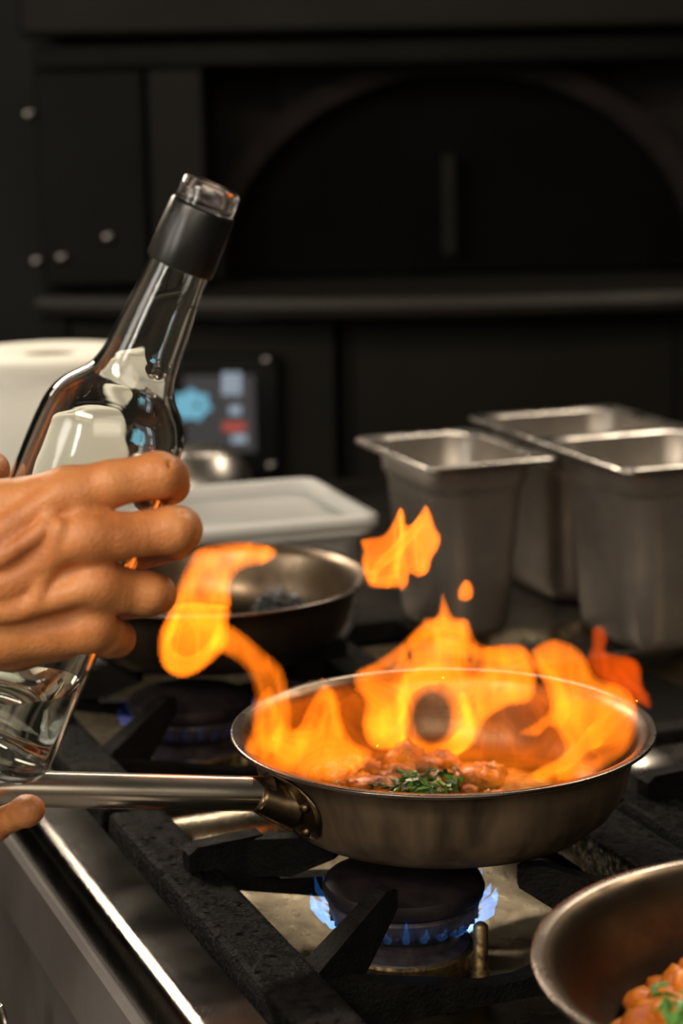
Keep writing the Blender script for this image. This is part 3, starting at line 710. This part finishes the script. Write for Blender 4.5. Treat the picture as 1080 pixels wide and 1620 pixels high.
# ------------------------------------------------------------------ paper roll
rc = onz(78, 554, .175)
t = thing('paper_towel_roll', 'thick white paper towel roll standing at the left behind the bottle', 'paper roll', (rc[0], rc[1], WZ))
z0, z1 = WZ, .175
pr = [(.024, z1-.004), (.030, z1-.001), (.055, z1+.0005), (.080, z1-.001), (.085, z1-.004), (.0865, z1-.010), (.0865, z0+.006), (.085, z0+.001), (.03, z0)]
obj('paper', *lathe(pr, 96, (rc[0], rc[1], 0), False, False), M['paper'], t)
obj('cardboard_core', *lathe([(.024, z1-.004), (.0235, z1-.006), (.0225, z1-.006), (.0225, z0), (.024, z0)], 48, (rc[0], rc[1], 0), False, False), M['cardboard'], t)
obj('paper_edge', *lathe([(.0868, z1-.02), (.0872, z1-.02), (.0872, z0+.02), (.0868, z0+.02)], 96, (rc[0], rc[1], 0), False, False), M['paper'], t)

# ------------------------------------------------------------------ bottle
BY = .935
top = ony(338, 290, BY); bot = ony(338-.384*975, 290+.923*975, BY+.004)
ln = np.linalg.norm(top-bot); k = ln/975
bt = thing('glass_bottle', 'clear glass bottle with black sleeve and clear pourer held over the pans', 'bottle', tuple(bot))
zax = (top-bot)/ln; xax = np.cross([0, 1, 0], zax); xax /= np.linalg.norm(xax); yax = np.cross(zax, xax)
BR = Matrix([[xax[0], yax[0], zax[0], 0], [xax[1], yax[1], zax[1], 0], [xax[2], yax[2], zax[2], 0], [0, 0, 0, 1]])
def bpart(name, prof, m, parent, n=96, cap0=False, cap1=False, mesh=None):
    v, f = mesh or lathe(prof, n, (0, 0, 0), cap0, cap1)
    R3 = np.array(BR)[:3, :3]; v = np.array([tuple(p) for p in v]) @ R3.T+bot
    return obj(name, v, f, m, parent)
def S(s): return (975-s)*k
bt_out = [(90, 975), (106, 972), (113, 960), (116, 940), (117, 800), (117, 560), (117, 500), (117.5, 465), (117, 430), (114.5, 400), (109, 378), (98, 358), (83, 341), (70, 325), (63, 306), (59, 285), (55, 230), (50, 180), (47.5, 138), (47, 70), (47, 40)]
th = 9
bt_in = [(39, 40), (39, 70), (40, 138), (43, 180), (47, 230), (51, 285), (54.5, 308), (61, 328), (74, 346), (89, 363), (100, 382), (106, 403), (108.5, 432), (109, 465), (109, 500), (109, 560), (109, 800), (108, 925), (104, 942), (90, 950), (2, 944)]
po = [(r*k, S(s)) for r, s in smooth_prof(bt_out, 4)]; pi_ = [(r*k, S(s)) for r, s in smooth_prof(bt_in, 4)]
prof = [(.002, S(966)), (80*k, S(968))]+po+pi_
glass = bpart('glass_shell', prof, M['glass'], bt, 128, True, True)
sharp(bpart('neck_sleeve', [(48.2*k, S(136)), (52*k, S(135)), (53*k, S(132)), (52.5*k, S(90)), (50.5*k, S(44)), (49.5*k, S(40)), (47.2*k, S(38))], M['rubber'], bt), 35)
sharp(bpart('pourer', [(46*k, S(40)), (46.5*k, S(34)), (45.5*k, S(22)), (46*k, S(18)), (44.5*k, S(6)), (41*k, S(2)), (34*k, S(1)), (30*k, S(5)), (29*k, S(30)), (2*k, S(32))], M['stopper'], bt, 64, True, True), 40)
# liquid: inside of the bottle cut by a level surface
bm = bmesh.new(); ip = [(.002, S(943.5))]+[(r*k*.997, z) for r, z in reversed([(a/k, b) for a, b in pi_ if b < S(420)]) if z > S(943)]
v, f = lathe([(.002, S(942.5)), (88*k, S(947)), (103*k, S(941)), (107.3*k, S(925)), (108.5*k, S(800)), (108.5*k, S(560)), (106*k, S(450))], 96, (0, 0, 0), True, True)
R3 = np.array(BR)[:3, :3]; v = np.array(v) @ R3.T+bot
bv = [bm.verts.new(p) for p in v]
for q in f: bm.faces.new([bv[i] for i in q])
zl = ony(110, 1085, BY)[2]
res = bmesh.ops.bisect_plane(bm, geom=bm.verts[:]+bm.edges[:]+bm.faces[:], plane_co=(0, 0, zl), plane_no=(0, 0, 1), clear_outer=True)
ed = [e for e in res['geom_cut'] if isinstance(e, bmesh.types.BMEdge)]
bmesh.ops.holes_fill(bm, edges=ed, sides=0); bmesh.ops.recalc_face_normals(bm, faces=bm.faces)
bm.verts.index_update()
sharp(obj('liquid', [tuple(q.co) for q in bm.verts], [[q.index for q in p.verts] for p in bm.faces], M['liquor'], bt), 40); bm.free()

# ------------------------------------------------------------------ the cook's hands
per = thing('person', 'person whose right hand grips the bottle and left hand the pan handle', 'person', (-.42, .9, -.93))
def H(px, py, Y): return ony(px, py, Y)
SC = .955/3300
def chain(pts, kk=.007):
    """pts: (px, py, Y, radius px)"""
    out = []
    for p, q in zip(pts[:-1], pts[1:]): out.append((H(*p[:3]), H(*q[:3]), p[3]*SC, q[3]*SC, kk))
    return out
con = []
# finger metacarpals
con += chain([(-140, 850, .905, 62), (0, 812, .900, 46), (108, 781, .894, 40)])
con += chain([(-140, 900, .895, 62), (0, 870, .890, 44), (135, 846, .886, 40)])
con += chain([(-140, 940, .895, 62), (0, 935, .892, 44), (150, 922, .890, 39)])
con += chain([(-140, 975, .905, 60), (0, 1000, .900, 46), (138, 990, .897, 42)])
con += chain([(-120, 990, .915, 60), (20, 1012, .912, 44), (100, 1008, .908, 36)])
_e = (np.array([-.44, .83, .22]),); con.append((H(-400, 928, .898), _e[0], 95*SC, .036))
con += chain([(-460, 930, .900, 105), (-330, 925, .895, 92), (-230, 922, .895, 82), (-140, 925, .900, 80)])
con += chain([(-460, 960, .920, 100), (-250, 950, .915, 80), (-140, 945, .915, 76)])
FK = .0022
con += chain([(108, 781, .894, 40), (176, 765, .892, 35)], .004)
con += chain([(176, 765, .892, 35), (248, 752, .897, 34.5), (263, 756, .905, 34)], FK)
con += chain([(263, 756, .905, 34), (270, 768, .935, 29), (240, 785, .968, 26)], FK)
con += chain([(135, 850, .886, 40), (185, 849, .886, 35)], .004)
con += chain([(185, 849, .886, 35), (268, 839, .894, 35.5), (282, 838, .902, 36)], FK)
con += chain([(282, 838, .902, 36), (275, 856, .935, 30), (225, 876, .972, 26)], FK)
con += chain([(150, 926, .890, 38), (185, 932, .893, 35)], .004)
con += chain([(185, 932, .893, 35), (225, 938, .899, 33), (246, 940, .908, 31)], FK)
con += chain([(246, 940, .908, 31), (236, 948, .938, 28), (190, 958, .972, 25)], FK)
con += chain([(138, 990, .897, 38), (165, 1002, .903, 32), (184, 1010, .914, 29)], .003)
con += chain([(184, 1010, .914, 29), (172, 1015, .940, 26), (135, 1018, .966, 23)], FK)
# thumb behind the bottle
con += chain([(-140, 860, .935, 60), (-75, 800, .965, 44), (-30, 752, .985, 33), (-12, 742, .990, 29)])
# tendons and veins standing slightly proud of the back of the hand
base_c = [(np.array(c[0]), np.array(c[1]), c[2], c[3]) for c in con]
def surfY(p):
    best = 9
    for a, b, ra, rb in base_c:
        for t in np.linspace(0, 1, 15):
            q = a+(b-a)*t; r_ = ra+(rb-ra)*t; d2 = (q[0]-p[0])**2+(q[2]-p[2])**2
            if d2 < r_*r_: best = min(best, q[1]-math.sqrt(r_*r_-d2))
    return best if best < 9 else None
def vein(pts, r=6.5, kk=.0045, sink=.62):
    P = smooth_prof([np.array(p, float) for p in pts], 5); W_ = []
    for p in P:
        w = H(p[0], p[1], .885); y = surfY(w)
        if y is None: continue
        w = H(p[0], p[1], y+r*SC*sink-.0012); W_.append(w)
    ys = [w[1] for w in W_]; ys = np.convolve(np.pad(ys, 3, mode='edge'), np.ones(7)/7, 'valid')
    for w, y in zip(W_, ys): w[1] = y
    for a, b in zip(W_[:-1], W_[1:]): con.append((a, b, r*SC, r*SC, kk))
vein([(-120, 880), (-20, 850), (40, 815), (92, 786)], 9, .006, .9)
vein([(-120, 925), (0, 930), (60, 896), (125, 856)], 9, .006, .9)
vein([(-120, 960), (0, 968), (80, 950), (140, 930)], 8, .006, .9)
vein([(-60, 900), (0, 883), (40, 858), (70, 835), (84, 806)], 5.5, .004)
vein([(-30, 972), (30, 968), (58, 948), (66, 918), (80, 895), (88, 860), (96, 828)], 5, .004)
vein([(-60, 940), (0, 922), (45, 902), (78, 895)], 5, .004)
# knuckle swellings
for px, py, r in ((112, 783, 30), (140, 848, 32), (152, 922, 30), (140, 990, 30), (250, 751, 26), (274, 838, 27), (236, 938, 24)):
    y = surfY(H(px, py, .89)); p = H(px, py, y+r*SC*.80); con.append((p, p+np.array([.002, 0, 0]), r*SC, r*SC, .006))
cuts = []
def crease(x0, y0, x1, y1, Y, r=3.2):
    cuts.append((H(x0, y0, Y), H(x1, y1, Y), r*SC, r*SC, .0015))
crease(256, 724, 246, 748, .8845); crease(266, 735, 262, 762, .889)
crease(288, 812, 284, 834, .8885); crease(224, 742, 232, 760, .8795, 3.5)
V, Fc = sdf_cones(con, .00125, .0055, cuts=cuts)
obj('right_hand', V, Fc, M['skin'], per)
# left hand closed on the handle: palm under and behind it, thumb along the top, index finger tip showing
hd = (he-hs)/np.linalg.norm(he-hs)
def LH(px, py, Y): return ony(px, py, Y)
con = []
def chainw(pts, out):
    for p, q in zip(pts[:-1], pts[1:]): out.append((LH(*p[:3]), LH(*q[:3]), p[3]*SC, q[3]*SC))
for j, (x, r) in enumerate(((-12, 27), (-78, 29), (-142, 29), (-200, 26))):
    # each finger comes from the palm behind, passes below the handle and closes on its near side
    if j == 0: chainw([(-90, 1300, 1.035, 30), (-62, 1318, 1.012, 28), (-10, 1306, .982, 26), (42, 1283, .962, 24), (50, 1280, .958, 22)], con)
    else: chainw([(x-20, 1262, 1.045, r+3), (x, 1308, 1.020, r+1), (x+4, 1312, .975, r), (x+6, 1270, .950, r-2)], con)
chainw([(-60, 1240, 1.050, 38), (-150, 1245, 1.058, 44), (-230, 1262, 1.050, 42)], con)
chainw([(-90, 1275, 1.060, 34), (-240, 1290, 1.060, 46)], con)
_w = LH(-240, 1290, 1.06); con.append((_w, _w*.55+np.array([-.47, 1.14, .17])*.45, .0150, .031)); con.append((_w*.55+np.array([-.47, 1.14, .17])*.45, np.array([-.47, 1.14, .17]), .031, .036))
con.append((_w+np.array([0, .012, .008]), _w*.6+np.array([-.47, 1.14, .17])*.4, .017, .029))
chainw([(-230, 1262, 1.050, 40), (-170, 1200, 1.035, 36), (-100, 1190, 1.005, 29), (-55, 1196, .995, 25)], con)
V, Fc = sdf_cones(con, .0016, .005); o = obj('left_hand', V, Fc, M['skin'], per)

# body of the cook, outside the frame at the left (seen mirrored in the bottle)
M['jacket'] = mat('off_white_jacket', (.62, .60, .55), (.54, .52, .47), .8, .9, 0, (8, 8, 8), 1, bs=.3, bd=.003, bscale=(14, 14, 14))
M['trousers'] = mat('dark_trousers', (.02, .02, .024), (.03, .03, .034), .85, .9, 0, (8, 8, 8), 1)
M['hair'] = mat('dark_hair', (.012, .009, .007), (.03, .022, .016), .45, .6, 0, (20, 20, 200), 1, bs=.6, bd=.002)
M['eye'] = mat('eye_white', (.7, .68, .65), rough=.2); M['pupil'] = mat('dark_iris', (.02, .012, .008), rough=.15)
fw = np.array([.93, .37, 0]); rt = np.array([.37, -.93, 0]); up = np.array([0, 0, 1.0]); c0 = np.array([-.53, 1.02, 0])
def Bp(f_, r_, z_): return c0+fw*f_+rt*r_+up*z_
shR = np.array([-.50, .85, .45]); shL = np.array([-.55, 1.19, .45]); elR = np.array([-.44, .83, .22]); elL = np.array([-.47, 1.14, .17])
con = []
for s_ in (-1, 1):
    con += [(Bp(.0, .07*s_, .36), Bp(-.01, .08*s_, .12), .105, .098), (Bp(-.01, .08*s_, .12), Bp(-.03, .085*s_, -.10), .098, .112)]
con += [(Bp(0, 0, .40), Bp(-.02, 0, -.08), .105, .115), (Bp(-.01, 0, .50), Bp(0, 0, .40), .055, .10), (Bp(0, 0, .45), shR, .07, .062), (Bp(0, 0, .45), shL, .07, .062)]
con += [(shR, elR, .064, .052), (elR, elR*.45+np.array([-.24, .895, .23])*.55, .050, .043), (shL, elL, .064, .052), (elL, elL*.5+_w*.5, .050, .040)]
V, Fc = sdf_cones(con, .0085, .03, pad=.03); obj('jacket', V, Fc, M['jacket'], per)
con = []
for s_ in (-1, 1):
    con += [(Bp(-.03, .08*s_, -.06), Bp(-.01, .10*s_, -.46), .105, .070), (Bp(-.01, .10*s_, -.46), Bp(-.05, .11*s_, -.86), .070, .052)]
    v, f = loft([[tuple(Bp(.045+fx*sc_, .12*s_+ry*sc_, z_)) for fx, ry in [(.155*math.cos(t)-.0, .048*math.sin(t)) for t in np.linspace(0, 2*math.pi, 28, endpoint=False)]] for z_, sc_ in ((-.93, .96), (-.92, 1), (-.895, .95), (-.87, .72), (-.845, .5))], True, True, True)
    obj('shoe', v, f, M['knob'], per)
con += [(Bp(-.03, -.07, -.08), Bp(-.03, .07, -.08), .11, .11)]
V, Fc = sdf_cones(con, .009, .02, pad=.03); obj('trousers', V, Fc, M['trousers'], per)
hc = Bp(.045, 0, .675)
def Hp(f_, r_, z_): return hc+fw*f_+rt*r_+up*z_
con = [(Bp(.0, 0, .46), Hp(-.02, 0, -.07), .056, .054), (Hp(-.02, 0, .03), Hp(.02, 0, .02), .085, .075), (Hp(.02, 0, .0), Hp(.045, 0, -.075), .062, .034), (Hp(.084, 0, .012), Hp(.098, 0, -.020), .008, .011),
       (Hp(.093, .010, -.025), Hp(.093, -.010, -.025), .008, .008), (Hp(.082, .020, -.055), Hp(.082, -.020, -.055), .008, .008), (Hp(.080, .017, -.064), Hp(.080, -.017, -.064), .008, .008), (Hp(.078, .045, .028), Hp(.088, .012, .028), .010, .008), (Hp(.078, -.045, .028), Hp(.088, -.012, .028), .010, .008)]
for s_ in (-1, 1): con += [(Hp(-.01, .080*s_, .015), Hp(-.012, .084*s_, -.025), .014, .010), (Hp(.055, .035*s_, -.02), Hp(.05, .03*s_, -.04), .026, .024)]
V, Fc = sdf_cones(con, .004, .012, pad=.02, cuts=[(Hp(.098, .032, .010), Hp(.098, .030, .010), .011, .011, .005), (Hp(.098, -.032, .010), Hp(.098, -.030, .010), .011, .011, .005)])
hd_ = obj('head', V, Fc, M['skin'], per)
for s_ in (-1, 1):
    v, f = lathe([(.011*math.cos(t), .011*math.sin(t)) for t in np.linspace(-1.5, 1.5, 12)], 20, tuple(Hp(.079, .031*s_, .010))); obj('eye', v, f, M['eye'], hd_)
    v, f = lathe([(.005*math.cos(t), .005*math.sin(t)) for t in np.linspace(-1.5, 1.5, 8)], 16, tuple(Hp(.0865, .031*s_, .008))); obj('pupil', v, f, M['pupil'], hd_)
V, Fc = sdf_cones([(Hp(-.035, 0, .05), Hp(.02, 0, .065), .088, .070), (Hp(-.05, 0, .0), Hp(-.05, 0, -.05), .075, .05)], .005, .01, pad=.02, cuts=[(Hp(.16, -.2, -.02), Hp(.16, .2, -.02), .105, .105, .01)]); obj('hair', V, Fc, M['hair'], hd_)

# ------------------------------------------------------------------ flames
def inpoly(X, Y, P):
    c = np.zeros(X.shape, bool); n = len(P)
    for i in range(n):
        x0, y0 = P[i]; x1, y1 = P[(i+1) % n]
        cr = ((y0 > Y) != (y1 > Y)) & (X < (x1-x0)*(Y-y0)/((y1-y0) if y1 != y0 else 1e-9)+x0); c ^= cr
    return c
def dpoly(X, Y, P):
    d = np.full(X.shape, 1e9); n = len(P)
    for i in range(n):
        x0, y0 = P[i]; x1, y1 = P[(i+1) % n]; dx, dy = x1-x0, y1-y0
        t = np.clip(((X-x0)*dx+(Y-y0)*dy)/(dx*dx+dy*dy+1e-9), 0, 1); d = np.minimum(d, np.hypot(X-x0-t*dx, Y-y0-t*dy))
    return d
def closed(P, sub=5):
    P = [np.array(p, float) for p in P]; n = len(P); out = []
    for i in range(n):
        a, b, c, d = P[i-1], P[i], P[(i+1) % n], P[(i+2) % n]
        for k_ in range(sub):
            t = k_/sub; out.append(tuple(.5*((2*b)+(-a+c)*t+(2*a-5*b+4*c-d)*t*t+(-a+3*b-3*c+d)*t**3)))
    return out
def flame(label, outline, Y, seed, tmax=.02, edge=26, holes=(), folds=(), m='flame', base=.45, depth=.014, lean=0.0, step=3.0, fade=(), name='flame', softbottom=None):
    """a sheet of burning gas: outline at its own distance Y, thickness in metres varying with folds; a closed solid"""
    P = closed(outline); xs = np.array(P)
    gx = np.arange(xs[:, 0].min()-4, xs[:, 0].max()+4+step, step); gy = np.arange(xs[:, 1].min()-4, xs[:, 1].max()+4+step, step)
    X, Yp = np.meshgrid(gx, gy, indexing='ij'); ins = inpoly(X, Yp, P); d = dpoly(X, Yp, P)*ins
    T = np.clip(d/edge, 0, 1)**.55
    for hx, hy, rx_, ry_, soft in holes:
        q = np.hypot((X-hx)/rx_, (Yp-hy)/ry_); T = T*np.clip((q-1)/soft, 0, 1)**.8; ins &= q > 1
        T = T*(1+.5*np.exp(-((q-1-soft*.9)/.25)**2))
    w1 = vnoise2(X/70+seed, Yp/95, seed)-.5; w2 = vnoise2(X/60, Yp/90+seed, seed+1)-.5
    n1 = vnoise2((X+w1*90)/42, (Yp+w2*70)/85, seed+2); n2 = vnoise2((X+w1*60)/17+9, (Yp+w2*60)/40, seed+3)
    rdg = np.clip(1-np.abs(n1-.5)*11, 0, 1)**1.5; rd2 = np.clip(1-np.abs(n2-.5)*7, 0, 1)**1.5; n3 = vnoise2((X+w1*80)/30+3, (Yp+w2*80)/60+5, seed+7); rd3 = np.clip(1-np.abs(n3-.5)*14, 0, 1)**1.3
    D = base+.85*(n1-.42)+.32*rdg+.20*rd2+.30*rd3+.25*(n2-.5)
    edgeglow = .35*np.exp(-((d-edge*.55)/(edge*.25))**2)
    D = np.clip(D+edgeglow, .10, 2)
    for pts, wd_, amp in folds:
        fp = smooth_prof(pts, 8); dd = np.full(X.shape, 1e9)
        for (a, b) in zip(fp[:-1], fp[1:]):
            dx, dy = b[0]-a[0], b[1]-a[1]; t = np.clip(((X-a[0])*dx+(Yp-a[1])*dy)/(dx*dx+dy*dy+1e-9), 0, 1); dd = np.minimum(dd, np.hypot(X-a[0]-t*dx, Yp-a[1]-t*dy))
        D = D+amp*np.exp(-(dd/wd_)**2)
    D = np.clip(D, .05, 3)
    if softbottom: D = D*np.clip((softbottom-Yp)/30, 0, 1)
    T = T*D*tmax
    dep = depth*((vnoise2(X/80, Yp/80, seed+5)-.5)*2)+lean*(gy.max()-Yp)/100
    ids = -np.ones(X.shape, int); idb = -np.ones(X.shape, int); vs = []
    cell = ins[:-1, :-1] | ins[1:, :-1] | ins[:-1, 1:] | ins[1:, 1:]
    use = np.zeros(X.shape, bool)
    for a in (0, 1):
        for b in (0, 1): use[a:X.shape[0]-1+a, b:X.shape[1]-1+b] |= cell
    for i, j in np.argwhere(use):
        t = T[i, j]; yy = Y+dep[i, j]
        if t > 1e-6 and ins[i, j]:
            ids[i, j] = len(vs); vs.append(ony(X[i, j], Yp[i, j], yy)+np.array([0, -t/2, 0]))
            idb[i, j] = len(vs); vs.append(vs[-1]+np.array([0, t, 0]))
        else:
            ids[i, j] = idb[i, j] = len(vs); vs.append(ony(X[i, j], Yp[i, j], yy))
    fs = []
    for i, j in np.argwhere(cell):
        c4 = [(i, j), (i+1, j), (i+1, j+1), (i, j+1)]
        a = [ids[q] for q in c4]; b = [idb[q] for q in c4][::-1]
        if sorted(a) == sorted(b): continue
        fs.append(a[::-1]); fs.append(b[::-1])
    V_ = np.array(vs); org = V_.mean(0).copy(); org[2] = V_[:, 2].min()
    o = obj(name, V_, fs, M[m], None, True, origin=org)
    return tag(o, label, 'flame')
# left curl rising in front of the rear pan
flame('bright flame curl hanging in front of the rear frying pan below the hand', [(272, 958), (300, 952), (335, 955), (363, 960), (363, 990), (361, 1020), (340, 1045), (312, 1066), (285, 1073), (260, 1060), (249, 1035), (250, 1005), (260, 980)], 1.12, 11, .020, 22, base=.75, folds=[([(345, 1000), (330, 1030), (300, 1052), (272, 1045), (264, 1015), (278, 985)], 6, .7)])
flame('flame tongue licking over the far rim of the rear frying pan', [(272, 962), (280, 925), (296, 890), (312, 868), (350, 858), (395, 856), (434, 866), (437, 880), (420, 893), (385, 902), (366, 925), (364, 962), (320, 966)], 1.13, 12, .017, 24, base=.62, folds=[([(290, 950), (310, 905), (350, 880), (420, 876)], 10, .35)])
flame('dark orange flame ribbon joining the hanging curl to the flaming pan', [(355, 985), (385, 1000), (420, 1030), (447, 1055), (458, 1095), (462, 1150), (440, 1190), (405, 1180), (395, 1130), (400, 1100), (390, 1065), (365, 1042), (335, 1030), (330, 1010)], 1.13, 13, .0085, 24, m='flame', base=.55)
# inside the pan, left
flame('low flames at the left side inside the flaming pan', [(386, 1185), (398, 1150), (405, 1110), (425, 1085), (440, 1105), (452, 1140), (470, 1150), (485, 1120), (500, 1090), (518, 1082), (536, 1100), (543, 1140), (560, 1172), (590, 1190), (560, 1225), (520, 1240), (480, 1236), (430, 1222), (395, 1205)], 1.075, 21, .0125, 26, base=.55, folds=[([(395, 1180), (430, 1175), (465, 1195), (480, 1170)], 9, .6), ([(470, 1160), (490, 1120), (515, 1095), (530, 1120), (538, 1160)], 6, .7), ([(430, 1110), (445, 1150), (420, 1190)], 6, .5)], softbottom=1240)
flame('faint flame veil over the left inner wall of the flaming pan', [(420, 1110), (470, 1085), (540, 1075), (580, 1090), (600, 1140), (610, 1190), (540, 1215), (470, 1200), (430, 1160)], 1.15, 24, .003, 40, base=.5)
# main centre
flame('tall pointed centre flame rising from the flaming pan', [(563, 1062), (600, 1042), (637, 1014), (660, 990), (672, 977), (690, 973), (696, 950), (700, 937), (708, 955), (718, 975), (740, 980), (752, 1010), (768, 1020), (800, 1018), (828, 1021), (842, 1040), (850, 1075), (838, 1110), (800, 1120), (770, 1140), (748, 1180), (715, 1195), (670, 1192), (620, 1188), (585, 1180), (572, 1150), (575, 1110), (560, 1085)], 1.185, 31, .016, 24, holes=[(683, 1135, 27, 37, .9)], base=.6, folds=[([(640, 1180), (680, 1186), (725, 1178), (745, 1150), (735, 1110)], 6, .9), ([(600, 1150), (640, 1110), (650, 1080), (700, 1062), (740, 1075)], 10, .5), ([(585, 1060), (640, 1020), (665, 1000), (700, 985)], 7, .5), ([(620, 1170), (640, 1140), (632, 1100), (640, 1080)], 7, .6), ([(700, 1020), (740, 1030), (800, 1040)], 8, .4), ([(643, 1018), (650, 1045)], 5, -.5)])
flame('flames at the right side inside the flaming pan', [(838, 1030), (870, 1010), (905, 1018), (928, 1040), (945, 1070), (985, 1085), (1006, 1110), (1010, 1150), (995, 1185), (960, 1212), (920, 1232), (880, 1240), (830, 1236), (850, 1215), (890, 1190), (880, 1160), (868, 1150), (850, 1165), (820, 1160), (850, 1140), (868, 1120), (862, 1090), (845, 1060)], 1.10, 41, .012, 24, base=.6, folds=[([(850, 1050), (880, 1080), (892, 1110), (880, 1140), (850, 1160)], 8, .6), ([(1000, 1110), (965, 1140), (940, 1165), (900, 1200), (850, 1228)], 7, .8), ([(940, 1165), (955, 1120), (965, 1095)], 6, .5), ([(940, 1165), (985, 1160), (985, 1195)], 12, .4), ([(860, 1110), (900, 1130), (935, 1165)], 14, .5)])
flame('dim red orange flame behind the right rim of the flaming pan', [(925, 1045), (934, 1020), (934, 998), (945, 988), (958, 994), (962, 1012), (960, 1030), (1000, 1040), (1014, 1055), (1018, 1085), (1028, 1100), (1028, 1122), (1000, 1110), (975, 1100), (960, 1085), (945, 1075), (935, 1065)], 1.235, 51, .009, 16, m='flame_red', base=.9)
flame('thin flame veil over the back inner wall of the flaming pan', [(700, 1075), (780, 1070), (860, 1080), (940, 1100), (980, 1140), (940, 1190), (860, 1215), (760, 1215), (640, 1215), (590, 1200), (620, 1175), (720, 1180), (740, 1120)], 1.17, 55, .003, 40, base=.55)
flame('thin added flame glow tinting the seared meat and parsley orange', [(470, 1232), (480, 1200), (520, 1188), (560, 1196), (610, 1180), (680, 1190), (740, 1182), (800, 1196), (860, 1200), (900, 1215), (860, 1240), (800, 1248), (740, 1228), (690, 1212), (620, 1218), (580, 1240), (520, 1244)], 1.065, 57, .0035, 22, base=.5)  # glowing sheet added to give the food its orange firelight tint
# floating flames
flame('detached two pointed flame floating before the narrow steel container', [(571, 853), (602, 847), (615, 835), (624, 818), (633, 802), (640, 811), (643, 829), (653, 826), (664, 811), (673, 799), (681, 809), (689, 833), (698, 851), (693, 869), (684, 884), (678, 904), (662, 914), (649, 909), (647, 922), (636, 936), (629, 931), (610, 932), (584, 929), (576, 913), (570, 891), (573, 873)], 1.20, 61, .018, 13, base=.75, step=2.5, folds=[([(633, 810), (636, 850), (630, 880), (626, 905)], 4, .9), ([(665, 825), (645, 850), (600, 895), (590, 912)], 4, .7), ([(578, 905), (600, 920), (630, 915)], 6, .5)])
flame('small detached flame drop above the tall centre flame', [(724, 948), (723, 934), (732, 919), (742, 918), (749, 930), (748, 945), (738, 952), (730, 951)], 1.20, 71, .012, 10, base=.6, step=2.0)

# blue gas flames round the two front burners in view
def gasring(ac, bc, label, m, arc=(0, 360), hgt=.016, core=True):
    c = W(ac, bc, .008); t = thing('gas_flame', label, 'gas flame', (c[0], c[1], -.05))
    mb = MB()
    for k_ in range(30):
        a = 2*math.pi*k_/30+.1
        d = np.array([math.cos(a), math.sin(a), 0]); p0 = np.array([c[0], c[1], -.0395])+d*.0412; hh = hgt*(.5+.5*rnd.random())
        mb.add(*tube([p0, p0+d*.004+np.array([0, 0, .002]), p0+d*.0085+np.array([0, 0, hh*.5]), p0+d*.010+np.array([0, 0, hh])], [.0008, .0021, .0016, .0003], 8, 1, up=(.1, .2, .97)))
    q = mb.obj('flame_jets', m, t, True); q['kind'] = 'stuff'
    return t
gasring(-.010, 0, 'ring of blue gas flames on the burner below the flaming pan', M['gas'])
gasring(-.389, 0, 'dim ring of blue gas flames on the burner below the rear pan', M['gas_dim'])
